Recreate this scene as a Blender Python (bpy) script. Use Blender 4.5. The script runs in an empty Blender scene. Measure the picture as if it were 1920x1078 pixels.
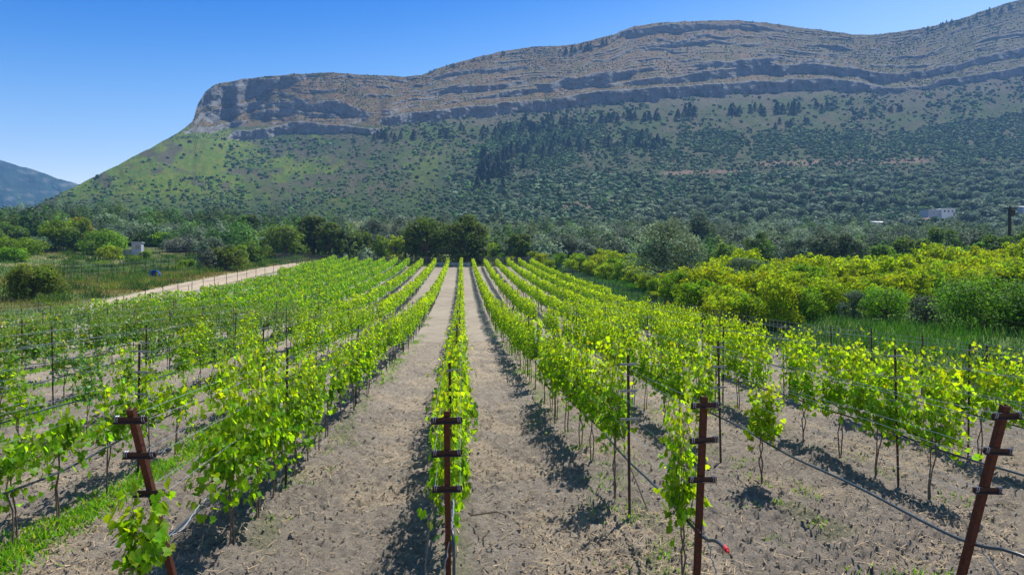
import bpy, math, random
import numpy as np
from math import radians as R_

rng = np.random.default_rng(7)
random.seed(7)
scn = bpy.context.scene
col = scn.collection
F = 1280.0            # focal length in photo pixels (1920 wide)
YAW = R_(4.2)
CAM = np.array([0.0, 0.0, 2.73])
SY, CY = math.sin(YAW), math.cos(YAW)

# ------------------------------------------------------------------ noise
def _hash(ix, iy, seed):
    h = (ix.astype(np.int64) * 374761393 + iy.astype(np.int64) * 668265263 + seed * 1442695041) & 0xFFFFFFFF
    h = ((h ^ (h >> 13)) * 1274126177) & 0xFFFFFFFF
    h = (h ^ (h >> 16)) & 0xFFFFFFFF
    return h.astype(np.float64) / 4294967295.0
def vnoise(x, y, seed=0):
    x = np.asarray(x, float); y = np.asarray(y, float)
    ix = np.floor(x); iy = np.floor(y); fx = x - ix; fy = y - iy
    ux = fx * fx * (3 - 2 * fx); uy = fy * fy * (3 - 2 * fy)
    ix = ix.astype(np.int64); iy = iy.astype(np.int64)
    a = _hash(ix, iy, seed); b = _hash(ix + 1, iy, seed); c = _hash(ix, iy + 1, seed); d = _hash(ix + 1, iy + 1, seed)
    return (a + (b - a) * ux) * (1 - uy) + (c + (d - c) * ux) * uy * 1.0
def fbm(x, y, seed=0, octs=4, gain=.5):
    s = 0; a = 1.0; t = 0
    for o in range(octs):
        s = s + a * vnoise(x * 2 ** o + 17.3 * o, y * 2 ** o - 9.1 * o, seed + o); t += a; a *= gain
    return s / t
def sst(a, b, x):
    t = np.clip((np.asarray(x, float) - a) / (b - a), 0, 1); return t * t * (3 - 2 * t)
def worley(x, y, seed=0):
    ix = np.floor(x).astype(np.int64); iy = np.floor(y).astype(np.int64)
    best = np.full(np.shape(x), 9.0)
    for dx in (-1, 0, 1):
        for dy in (-1, 0, 1):
            cx = ix + dx + _hash(ix + dx, iy + dy, seed); cy = iy + dy + _hash(ix + dx, iy + dy, seed + 77)
            best = np.minimum(best, (cx - x) ** 2 + (cy - y) ** 2)
    return np.sqrt(best)

# ------------------------------------------------------------------ terrain
def g(X, Y):
    X = np.asarray(X, float); Y = np.asarray(Y, float)
    s = 6 * np.logaddexp(0, (Y - 37) / 6)
    s = np.minimum(s, 230)
    z = .05 * s + .0003 * s * s
    z = z + .035 * np.maximum(-X - 18, 0) * sst(40, 80, Y) * (1 - sst(90, 200, -X)) 
    z = z + .95 * sst(12.2, 19, X) * (1 - sst(40, 75, Y))
    return z
def g1(x, y): return float(g(np.array(x), np.array(y)))
def at(px, Z, z=None):
    """a world point at photo column px and distance Z along the view axis, on the ground"""
    lat = (px - 960) / F * Z
    X = Z * SY + lat * CY; Y = Z * CY - lat * SY
    return X, Y, g1(X, Y) if z is None else z

def ground_hit(px, y, lo=60., hi=214.):
    Z = np.linspace(lo, hi, 160); lat = (px - 960) / F * Z
    yy = 539 - F * (g(Z * SY + lat * CY, Z * CY - lat * SY) - CAM[2]) / Z
    return float(Z[np.argmin(np.abs(yy - y))])

# ------------------------------------------------------------------ mesh building
class MB:
    def __init__(s): s.v = []; s.l = []; s.t = []; s.m = []; s.c = []; s.n = 0
    def add(s, V, loops, totals, mat=0, tint=None):
        V = np.asarray(V, np.float32).reshape(-1, 3); loops = np.asarray(loops, np.int64).ravel(); totals = np.asarray(totals, np.int64).ravel()
        s.v.append(V); s.l.append(loops + s.n); s.t.append(totals); s.m.append(np.full(len(totals), mat, np.int32))
        if tint is None: tint = np.ones((len(V), 3))
        tint = np.asarray(tint, np.float32)
        if tint.ndim == 1: tint = np.tile(tint, (len(V), 1))
        s.c.append(tint); s.n += len(V); return s
    def quads(s, V, Q, mat=0, tint=None):
        Q = np.asarray(Q); return s.add(V, Q.ravel(), np.full(len(Q), Q.shape[1]), mat, tint)
    def box(s, c, d, mat=0, tint=None, M=None):
        x, y, z = np.array(d) / 2
        V = np.array([[i, j, k] for i in (-x, x) for j in (-y, y) for k in (-z, z)])
        if M is not None: V = V @ np.asarray(M).T
        return s.quads(V + np.array(c), [[0, 1, 3, 2], [4, 6, 7, 5], [0, 4, 5, 1], [2, 3, 7, 6], [0, 2, 6, 4], [1, 5, 7, 3]], mat, tint)
    def tube(s, P, r, n=6, mat=0, tint=None, cap=True):
        P = np.asarray(P, float); r = np.broadcast_to(np.asarray(r, float), (len(P),))
        T = np.gradient(P, axis=0); T /= np.linalg.norm(T, axis=1)[:, None] + 1e-9
        ref = np.array([0, 0, 1.0]) if abs(T[:, 2]).mean() < .8 else np.array([1.0, 0, 0])
        A = np.cross(T, ref); A /= np.linalg.norm(A, axis=1)[:, None] + 1e-9; B = np.cross(T, A)
        a = np.arange(n) / n * 2 * math.pi
        V = P[:, None, :] + r[:, None, None] * (np.cos(a)[None, :, None] * A[:, None, :] + np.sin(a)[None, :, None] * B[:, None, :])
        i = np.arange(len(P) - 1)[:, None] * n; j = np.arange(n)[None, :]; j2 = (j + 1) % n
        Q = np.stack([i + j, i + j2, i + n + j2, i + n + j], -1).reshape(-1, 4)
        s.quads(V.reshape(-1, 3), Q, mat, tint)
        if cap:
            s.add(V[0], np.arange(n)[::-1], [n], mat, tint); s.add(V[-1], np.arange(n), [n], mat, tint)
        return s
    def inst(s, tpl, pos, Rm, sc, mat=0, tint=None):
        TV, TL, TT = tpl; N = len(pos); nv = len(TV)
        V = np.einsum('nij,vj->nvi', Rm, TV) * np.asarray(sc).reshape(N, 1, -1) + pos[:, None, :]
        L = (TL[None, :] + (np.arange(N) * nv)[:, None]).ravel()
        if tint is not None: tint = np.repeat(tint, nv, axis=0)
        return s.add(V.reshape(-1, 3), L, np.tile(TT, N), mat, tint)
    def mesh(s, name, mats, smooth=False):
        me = bpy.data.meshes.new(name)
        V = np.concatenate(s.v); L = np.concatenate(s.l); T = np.concatenate(s.t); M = np.concatenate(s.m); Cc = np.concatenate(s.c)
        me.vertices.add(len(V)); me.vertices.foreach_set('co', V.ravel())
        me.loops.add(len(L)); me.loops.foreach_set('vertex_index', L.astype(np.int32))
        me.polygons.add(len(T)); st = np.concatenate([[0], np.cumsum(T)[:-1]])
        me.polygons.foreach_set('loop_start', st.astype(np.int32))
        for m in mats: me.materials.append(m)
        me.polygons.foreach_set('material_index', M)
        me.polygons.foreach_set('use_smooth', np.full(len(T), smooth))
        a = me.attributes.new('tint', 'FLOAT_COLOR', 'POINT')
        a.data.foreach_set('color', np.concatenate([Cc, np.ones((len(Cc), 1), np.float32)], 1).astype(np.float32).ravel())
        me.update(calc_edges=True); me.validate()
        return me
    def build(s, name, mats, parent=None, smooth=False, loc=None):
        if not isinstance(mats, (list, tuple)): mats = [mats]
        o = bpy.data.objects.new(name, s.mesh(name, mats, smooth)); col.objects.link(o)
        if parent is not None: o.parent = parent
        if loc is not None: o.location = loc
        return o
def grid_faces(nr, nc):
    i = np.arange(nr - 1)[:, None] * nc; j = np.arange(nc - 1)[None, :]
    return np.stack([i + j, i + j + 1, i + nc + j + 1, i + nc + j], -1).reshape(-1, 4)

def tag(o, label=None, cat=None, group=None, kind=None):
    if label: o['label'] = label
    if cat: o['category'] = cat
    if group: o['group'] = group
    if kind: o['kind'] = kind
    return o
def empty(name, loc, label, cat, group=None, rz=0.0, sc=1.0):
    o = bpy.data.objects.new(name, None); col.objects.link(o); o.empty_display_size = .2
    o.location = loc; o.rotation_euler = (0, 0, rz); o.scale = (sc, sc, sc) if np.isscalar(sc) else sc
    return tag(o, label, cat, group)
def link(name, me, parent=None):
    o = bpy.data.objects.new(name, me); col.objects.link(o)
    if parent is not None: o.parent = parent
    return o

# ------------------------------------------------------------------ materials
def newmat(name):
    m = bpy.data.materials.new(name); m.use_nodes = True
    nt = m.node_tree; nt.nodes.clear()
    out = nt.nodes.new('ShaderNodeOutputMaterial'); return m, nt, out
def tinted(nt, rgb):
    a = nt.nodes.new('ShaderNodeAttribute'); a.attribute_name = 'tint'
    x = nt.nodes.new('ShaderNodeMix'); x.data_type = 'RGBA'; x.blend_type = 'MULTIPLY'; x.inputs[0].default_value = 1
    nt.links.new(a.outputs['Color'], x.inputs[6]); x.inputs[7].default_value = (*rgb, 1)
    return x.outputs[2]
def mulcol(nt, src, fac_src, lo, hi):
    mr = nt.nodes.new('ShaderNodeMapRange'); mr.inputs[3].default_value = lo; mr.inputs[4].default_value = hi
    nt.links.new(fac_src, mr.inputs[0])
    x = nt.nodes.new('ShaderNodeMix'); x.data_type = 'RGBA'; x.blend_type = 'MULTIPLY'; x.inputs[0].default_value = 1
    nt.links.new(src, x.inputs[6]); nt.links.new(mr.outputs[0], x.inputs[7]); return x.outputs[2]
def noise_node(nt, scale, detail=4, rough=.6, stretch=None):
    tc = nt.nodes.new('ShaderNodeNewGeometry'); src = tc.outputs['Position']
    if stretch:
        mp = nt.nodes.new('ShaderNodeMapping'); mp.inputs['Scale'].default_value = stretch
        nt.links.new(src, mp.inputs['Vector']); src = mp.outputs[0]
    n = nt.nodes.new('ShaderNodeTexNoise'); n.inputs['Scale'].default_value = scale; n.inputs['Detail'].default_value = detail; n.inputs['Roughness'].default_value = rough
    nt.links.new(src, n.inputs['Vector']); return n.outputs['Fac']
def leaf_mat(name, refl, trans, mix=.45, rough=.45, spec=.35):
    m, nt, out = newmat(name)
    p = nt.nodes.new('ShaderNodeBsdfPrincipled'); p.inputs['Roughness'].default_value = rough; p.inputs['Specular IOR Level'].default_value = spec
    nt.links.new(tinted(nt, refl), p.inputs['Base Color'])
    t = nt.nodes.new('ShaderNodeBsdfTranslucent'); nt.links.new(tinted(nt, trans), t.inputs['Color'])
    x = nt.nodes.new('ShaderNodeMixShader'); x.inputs[0].default_value = mix
    nt.links.new(p.outputs[0], x.inputs[1]); nt.links.new(t.outputs[0], x.inputs[2]); nt.links.new(x.outputs[0], out.inputs[0])
    return m
def plain_mat(name, rgb, rough=.7, spec=.3, metal=0, nscale=None, lo=.7, hi=1.3, bump=0, stretch=None):
    m, nt, out = newmat(name)
    p = nt.nodes.new('ShaderNodeBsdfPrincipled'); p.inputs['Roughness'].default_value = rough; p.inputs['Specular IOR Level'].default_value = spec; p.inputs['Metallic'].default_value = metal
    c = tinted(nt, rgb)
    if nscale:
        n = noise_node(nt, nscale, stretch=stretch); c = mulcol(nt, c, n, lo, hi)
        if bump:
            b = nt.nodes.new('ShaderNodeBump'); b.inputs['Strength'].default_value = .6; b.inputs['Distance'].default_value = bump
            nt.links.new(n, b.inputs['Height']); nt.links.new(b.outputs[0], p.inputs['Normal'])
    nt.links.new(c, p.inputs['Base Color']); nt.links.new(p.outputs[0], out.inputs[0]); return m

M = {}
M['vine'] = leaf_mat('vine_leaf', (.155, .26, .006), (.56, .74, .006), .54, .5, .25)
M['vine_old'] = leaf_mat('mature_vine_leaf', (.085, .19, .014), (.28, .48, .012), .44, .45, .35)
M['shoot'] = plain_mat('vine_shoot', (.16, .18, .05), .6)
M['bark'] = plain_mat('vine_bark', (.15, .115, .09), .9, .1, nscale=40, lo=.55, hi=1.4, bump=.01)
M['trunk'] = plain_mat('tree_bark', (.13, .10, .075), .9, .1, nscale=6, lo=.5, hi=1.4, bump=.03)
M['rust'] = plain_mat('rusty_steel', (.068, .025, .015), .8, .2, nscale=34, lo=.2, hi=2.0, bump=.004)
M['rust_dark'] = plain_mat('dark_rusty_steel', (.05, .028, .022), .75, .3, nscale=20, lo=.5, hi=1.6)
M['galv'] = plain_mat('galvanised_steel', (.20, .23, .27), .4, .5, .6, nscale=25, lo=.7, hi=1.2)
M['wire'] = plain_mat('steel_wire', (.30, .34, .38), .38, .5, .5)
M['hose'] = plain_mat('black_hose', (.026, .040, .055), .35, .5, nscale=12, lo=.7, hi=1.5)
M['red'] = plain_mat('red_plastic', (.5, .02, .03), .4, .5)
M['twine'] = plain_mat('grey_cable', (.25, .27, .30), .6, .3, nscale=80, lo=.6, hi=1.3)
M['grass'] = leaf_mat('green_grass', (.12, .30, .012), (.26, .55, .015), .45, .5, .3)
M['rank'] = leaf_mat('rank_grass', (.055, .125, .02), (.10, .21, .02), .4, .6, .1)
M['meadow'] = leaf_mat('meadow_grass', (.14, .17, .05), (.22, .26, .06), .35, .6, .2)
M['straw'] = plain_mat('dry_straw', (.34, .255, .155), .8, .2)
M['olive'] = leaf_mat('olive_leaf', (.16, .205, .135), (.16, .21, .10), .28, .7, .1)
M['dark'] = leaf_mat('dark_leaf', (.065, .105, .014), (.15, .23, .010), .34, .6, .15)
M['green'] = leaf_mat('mid_green_leaf', (.12, .20, .016), (.28, .44, .016), .4, .6, .15)
M['yellow'] = leaf_mat('yellow_green_leaf', (.21, .29, .005), (.43, .54, .007), .5, .6, .15)
M['pine'] = leaf_mat('pine_needles', (.035, .068, .030), (.05, .09, .025), .2, .6, .2)
M['scrub'] = plain_mat('hill_scrub', (.055, .075, .035), .85, .1)
M['white'] = plain_mat('white_render', (.75, .76, .78), .8, .2, nscale=1.5, lo=.9, hi=1.05)
M['grey'] = plain_mat('grey_render', (.38, .42, .50), .8, .2, nscale=1.2, lo=.8, hi=1.1)
M['glass'] = plain_mat('dark_window', (.03, .05, .08), .15, .6)
M['tile'] = plain_mat('clay_tile', (.38, .17, .12), .8, .2, nscale=4, lo=.7, hi=1.2)
M['concrete'] = plain_mat('pale_concrete', (.42, .44, .46), .85, .2, nscale=2, lo=.8, hi=1.15)
M['blue'] = plain_mat('blue_plastic', (.01, .13, .55), .45, .4, nscale=3, lo=.7, hi=1.2)
M['wood'] = plain_mat('dark_pole_wood', (.05, .04, .035), .85, .2, nscale=8, lo=.6, hi=1.4, stretch=(1, 1, .1))
M['cane'] = plain_mat('grey_cane', (.20, .16, .12), .8, .2)

def soil_mat():
    m, nt, out = newmat('vineyard_soil')
    p = nt.nodes.new('ShaderNodeBsdfPrincipled'); p.inputs['Roughness'].default_value = .95; p.inputs['Specular IOR Level'].default_value = .08
    c = tinted(nt, (1, 1, 1))
    n1 = noise_node(nt, 26, 6, .8); n2 = noise_node(nt, 70, 5, .8); n3 = noise_node(nt, 1.1, 4, .6)
    c = mulcol(nt, c, n1, .30, 1.75); c = mulcol(nt, c, n2, .4, 1.65); c = mulcol(nt, c, n3, .8, 1.2)
    b = nt.nodes.new('ShaderNodeBump'); b.inputs['Strength'].default_value = 1.0; b.inputs['Distance'].default_value = .05
    nt.links.new(n2, b.inputs['Height'])
    nt.links.new(b.outputs[0], p.inputs['Normal']); nt.links.new(c, p.inputs['Base Color']); nt.links.new(p.outputs[0], out.inputs[0]); return m
M['soil'] = soil_mat()
def land_mat(name, s1, s2, bump):
    m, nt, out = newmat(name)
    p = nt.nodes.new('ShaderNodeBsdfPrincipled'); p.inputs['Roughness'].default_value = .95; p.inputs['Specular IOR Level'].default_value = .08
    c = tinted(nt, (1, 1, 1)); n1 = noise_node(nt, s1, 6, .7); n2 = noise_node(nt, s2, 4, .7)
    c = mulcol(nt, c, n1, .5, 1.5); c = mulcol(nt, c, n2, .65, 1.35)
    b = nt.nodes.new('ShaderNodeBump'); b.inputs['Strength'].default_value = .8; b.inputs['Distance'].default_value = bump
    nt.links.new(n1, b.inputs['Height']); nt.links.new(b.outputs[0], p.inputs['Normal'])
    nt.links.new(c, p.inputs['Base Color']); nt.links.new(p.outputs[0], out.inputs[0]); return m
M['ground'] = land_mat('valley_ground', .9, .12, .1)
M['mount'] = land_mat('mountain_land', .16, .03, 2.0)
M['road'] = plain_mat('pale_dirt', (.37, .30, .22), .95, .1, nscale=.8, lo=.55, hi=1.3, bump=.05)

# ------------------------------------------------------------------ templates
def tpl(V, faces):
    return np.array(V, float), np.array([i for f in faces for i in f]), np.array([len(f) for f in faces])
_h = [(.35, -.52), (.78, -.42), (.98, .02), (.66, .25), (.74, .62), (.34, .58)]
LV = [(0, -.22, 0), (0, 1.0, -.22)] + [(x, y, .22 * x - .12 * max(y, 0)) for x, y in _h] + [(-x, y, .22 * x - .12 * max(y, 0)) for x, y in _h]
VLEAF = tpl(LV, [[0, 2, 3, 4, 5, 6, 7, 1], [1, 13, 12, 11, 10, 9, 8, 0]])
QLEAF = tpl([(0, -1, 0), (.75, 0, .18), (0, 1, -.1), (-.75, 0, .18)], [[0, 1, 2, 3]])
NLEAF = tpl([(0, -1, 0), (.32, 0, .08), (0, 1, 0), (-.32, 0, .08)], [[0, 1, 2, 3]])
BLADE = tpl([(-.5, 0, 0), (.5, 0, 0), (0, .35, 1)], [[0, 1, 2]])
def ico(sub):
    t = (1 + 5 ** .5) / 2
    V = [(-1, t, 0), (1, t, 0), (-1, -t, 0), (1, -t, 0), (0, -1, t), (0, 1, t), (0, -1, -t), (0, 1, -t), (t, 0, -1), (t, 0, 1), (-t, 0, -1), (-t, 0, 1)]
    Fc = [(0, 11, 5), (0, 5, 1), (0, 1, 7), (0, 7, 10), (0, 10, 11), (1, 5, 9), (5, 11, 4), (11, 10, 2), (10, 7, 6), (7, 1, 8), (3, 9, 4), (3, 4, 2), (3, 2, 6), (3, 6, 8), (3, 8, 9), (4, 9, 5), (2, 4, 11), (6, 2, 10), (8, 6, 7), (9, 8, 1)]
    V = [np.array(v) / np.linalg.norm(v) for v in V]
    for _ in range(sub):
        mid = {}; F2 = []
        def m(a, b):
            k = (min(a, b), max(a, b))
            if k not in mid: v = V[a] + V[b]; V.append(v / np.linalg.norm(v)); mid[k] = len(V) - 1
            return mid[k]
        for a, b, c in Fc:
            ab, bc, ca = m(a, b), m(b, c), m(c, a); F2 += [(a, ab, ca), (b, bc, ab), (c, ca, bc), (ab, bc, ca)]
        Fc = F2
    return np.array(V), np.array(Fc).ravel(), np.full(len(Fc), 3)
ICO0, ICO1 = ico(0), ico(1)

def frames(n, t):
    n = n / (np.linalg.norm(n, axis=1)[:, None] + 1e-9)
    t = t - (t * n).sum(1)[:, None] * n; t /= np.linalg.norm(t, axis=1)[:, None] + 1e-9
    b = np.cross(t, n)
    return np.stack([b, t, n], -1)
def rnd(n, s=1.0): return rng.normal(0, s, (n, 3))
def rotz(a):
    c, s = np.cos(a), np.sin(a); z = np.zeros_like(c); o = np.ones_like(c)
    return np.stack([np.stack([c, -s, z], -1), np.stack([s, c, z], -1), np.stack([z, z, o], -1)], -2)

# ------------------------------------------------------------------ tree generator
def tree_meshes(name, h, w, mat, leaf=.3, n=3000, blobs=26, clear=.12, seed=0, tpl_=None, spiky=0.0, jit=.42, tvar=.35, tint=(1, 1, 1), shape=0):
    """(trunk mesh, crown mesh) of a tree h high and w wide, base at the origin"""
    r = np.random.default_rng(seed); tpl_ = tpl_ or QLEAF
    cen = []; rad = []
    for _ in range(blobs):
        a = r.uniform(0, 2 * math.pi); t = r.uniform(0, 1) ** .8
        prof = math.sin(math.pi * min(.96, .22 + .74 * t)) ** .7 if shape == 0 else (1 - t) ** .6 * .95 + .08
        prof = prof ** .6 if clear == 0 and shape == 0 else prof
        rr = (r.uniform(.15, 1) ** .5) * prof * w * .36
        z = h * (clear + (1 - clear) * ((.12 if clear else .03) + (.76 if clear else .85) * t))
        cen.append((rr * math.cos(a), rr * math.sin(a), z)); rad.append(w * r.uniform(.11, .2) * (1 if t < .8 else .8))
    if spiky:
        for _ in range(int(blobs * spiky)):
            a = r.uniform(0, 2 * math.pi); rr = r.uniform(.1, .45) * w
            cen.append((rr * math.cos(a), rr * math.sin(a), h * r.uniform(.75, 1.05) * (1 - .35 * (rr / w)))); rad.append(w * r.uniform(.05, .09))
    cen = np.array(cen); rad = np.array(rad)
    bt = np.clip(r.normal(1, tvar * .55, (len(cen), 1)), .5, 1.6) * (1 + r.normal(0, .05, (len(cen), 3)))
    k = r.choice(len(cen), n, p=rad ** 2 / (rad ** 2).sum())
    d = r.normal(0, 1, (n, 3)); d /= np.linalg.norm(d, axis=1)[:, None]
    d[:, 2] = np.where(r.uniform(0, 1, n) < .6, np.abs(d[:, 2]), d[:, 2])
    q = r.uniform(.35, 1.15, n) ** .7
    P = cen[k] + d * (rad[k] * q)[:, None] * np.array([1, 1, .85])
    P[:, 2] = np.maximum(P[:, 2], leaf * .4 + .02 * h)
    nn = d + r.normal(0, jit, (n, 3)) + np.array([0, 0, .35])
    Rm = frames(nn, r.normal(0, 1, (n, 3)) + np.array([0, 0, -.4]))
    tn = bt[k] * np.clip(r.normal(1, tvar * .45, (n, 1)), .4, 1.8) * np.array(tint)
    mb = MB(); mb.inst(tpl_, P, Rm, leaf * r.uniform(.6, 1.25, (n, 1)), 0, tn)
    crown = mb.mesh(name + '_crown', [mat])
    tb = MB(); top = h * max(clear, .1) + h * .25; rt = max(.035 * w, .03)
    bend = r.normal(0, .03 * w, 2)
    tb.tube([(0, 0, -.15), (bend[0] * .4, bend[1] * .4, top * .4), (bend[0], bend[1], top)], [rt * 1.25, rt, rt * .7], 7)
    for i in r.choice(len(cen), min(9, len(cen)), replace=False):
        c = cen[i]; s0 = np.array([bend[0] * .7, bend[1] * .7, top * r.uniform(.45, .95)])
        if c[2] < s0[2]: s0[2] = c[2] * .7
        m = (s0 + c) / 2 + r.normal(0, .03 * w, 3); m[2] -= .02 * h
        tb.tube([s0, m, c], [rt * .5, rt * .32, rt * .12], 5)
    return tb.mesh(name + '_trunk', [M['trunk']], True), crown
def plant_tree(name, meshes, loc, label, cat='tree', group=None, rz=0.0, sc=1.0):
    e = empty(name, loc, label, cat, group, rz, sc)
    link('trunk', meshes[0], e); link('crown', meshes[1], e); return e

# ================================================================== GROUND
def ground_color(X, Y):
    n = fbm(X * .12, Y * .12, 3, 4)[..., None]; n2 = fbm(X * .5, Y * .5, 8, 3)[..., None]
    soil = np.array([.27, .232, .192]); dry = np.array([.24, .21, .10]); grn = np.array([.10, .155, .04]); lush = np.array([.07, .12, .03]); dark = np.array([.10, .11, .045])
    c = np.ones(X.shape + (3,)) * soil
    left = sst(-26.5, -28.5, X)[..., None]; right = sst(12.3, 13.6, X)[..., None]; far = sst(121.5, 124, Y)[..., None]
    mead = grn * (1 - sst(.42, .6, n)) + dry * sst(.42, .6, n); mead = mead * (.7 + .6 * n2)
    rt = lush * (1 - sst(.45, .65, n)) + grn * sst(.45, .65, n)
    fr = dark * (.7 + .6 * n2)
    c = c * (1 - left) + mead * left; c = c * (1 - right) + rt * right
    c = c * (1 - far * .8) + fr * far * .8
    # thin weeds along the vine rows
    return c
def build_ground():
    xs = np.unique(np.concatenate([np.linspace(-700, -60, 60), np.arange(-60, 60.01, .5), np.linspace(60, 700, 60)]))
    ys = np.unique(np.concatenate([np.linspace(-150, -10, 12), np.arange(-10, 140.01, .5), np.linspace(141, 420, 70)]))
    X, Y = np.meshgrid(xs, ys); Z = g(X, Y)
    rough = .06 * (fbm(X * .7, Y * .7, 21, 3) - .5) + .5 * (fbm(X * .05, Y * .05, 4, 3) - .5) * sst(30, 60, np.abs(X))
    inside = sst(0, 1.0, np.minimum(np.minimum(X + 17.5, 14.2 - X), np.minimum(Y - 2.5, 33.5 - Y)))
    Z = Z + rough * (1 - inside) - .22 * inside
    mb = MB(); mb.quads(np.stack([X, Y, Z], -1).reshape(-1, 3), grid_faces(*X.shape), 0, ground_color(X, Y).reshape(-1, 3))
    return tag(mb.build('ground', M['ground'], smooth=True), kind='structure')
build_ground()

def clod(X, Y):
    e = sst(0, .8, np.minimum(np.minimum(X + 17.0, 13.7 - X), np.minimum(Y - 3, 33 - Y)))
    w1 = 1 - worley(X * 4.2 + .8 * vnoise(X * 6, Y * 6, 5), Y * 4.2 + .8 * vnoise(X * 6, Y * 6, 6), 11)
    w2 = 1 - worley(X * 9.5, Y * 9.5, 12)
    f = fbm(X * 1.3, Y * 1.3, 13, 3); fine = fbm(X * 11, Y * 11, 31, 3)
    lump = sst(.35, .75, fbm(X * .8, Y * .55, 14, 3))
    return e * ((.035 + .05 * lump) * w1 + (.05 + .035 * lump) * w2 + (.05 + .035 * lump) * (1 - worley(X * 16, Y * 16, 15)) + .022 * vnoise(X * 27, Y * 27, 19) + .10 * (f - .5) + .08 * (fine - .5) - .10), lump
def soil_z(X, Y):
    return g(X, Y) + clod(X, Y)[0] + .006
def build_soil():
    xs = np.arange(-17, 13.71, .033); ys = np.concatenate([np.arange(3, 15, .03), np.arange(15, 33.01, .065)])
    X, Y = np.meshgrid(xs, ys); c, lump = clod(X, Y); Z = g(X, Y) + c + .006
    n = fbm(X * .9, Y * .9, 41, 4)[..., None]; n5 = vnoise(X * 7, Y * 7, 42)[..., None]
    base = np.array([.31, .268, .222]); tan = np.array([.39, .325, .25]); dk = np.array([.20, .172, .146])
    C = base * (1 - sst(.48, .62, n)) + tan * sst(.48, .62, n)
    C = C * (1 - .5 * sst(.5, .8, n5)) + dk * .5 * sst(.5, .8, n5)
    gx = sst(.50, .62, fbm(X * 1.7, Y * .8, 44, 3))[..., None] * sst(.4, .05, np.abs(((X + .115) / 2.1) - np.round((X + .115) / 2.1)) * 2.1)[..., None] * .35
    C = C * (1 - gx) + np.array([.12, .17, .04]) * gx
    mb = MB(); mb.quads(np.stack([X, Y, Z], -1).reshape(-1, 3), grid_faces(*X.shape), 0, C.reshape(-1, 3))
    return tag(mb.build('vineyard_soil', M['soil'], smooth=True), kind='structure')
build_soil()

# dirt road on the left
RC = np.array([(-23.5, 20), (-25, 40), (-28.2, 58), (-29.4, 76), (-29.9, 95), (-29.6, 110), (-27.2, 127), (-23, 138), (-17, 146)])
def build_road():
    t = np.linspace(0, len(RC) - 1, 240); cx = np.interp(t, np.arange(len(RC)), RC[:, 0]); cy = np.interp(t, np.arange(len(RC)), RC[:, 1])
    k = np.ones(25) / 25; cx = np.convolve(np.pad(cx, 12, 'edge'), k, 'valid'); cy = np.convolve(np.pad(cy, 12, 'edge'), k, 'valid')
    off = np.linspace(-2.0, 2.0, 27)
    edge = .9 + .35 * (fbm(cy * .35, cx * 0, 9, 3) - .3)
    X = cx[:, None] + off[None, :] * edge[:, None]; Y = cy[:, None] + 0 * off[None, :]
    Z = g(X, Y) + .16 - .06 * np.exp(-((np.abs(off) - .8) / .25) ** 2)[None, :] + .07 * (fbm(X, Y, 5, 3) - .5) - .3 * sst(1.65, 2.0, np.abs(off))[None, :]
    tn = (.85 + .35 * fbm(X * .8, Y * .25, 6, 3))[..., None] * np.ones(3)
    tn = tn * (1 - .25 * np.exp(-(off / .35) ** 2)[None, :, None] * sst(.4, .6, fbm(X * .3, Y * .3, 2, 2))[..., None])
    mb = MB(); mb.quads(np.stack([X, Y, Z], -1).reshape(-1, 3), grid_faces(*X.shape), 0, tn.reshape(-1, 3))
    tag(mb.build('dirt_road', M['road'], smooth=True), kind='structure')
build_road()

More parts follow.
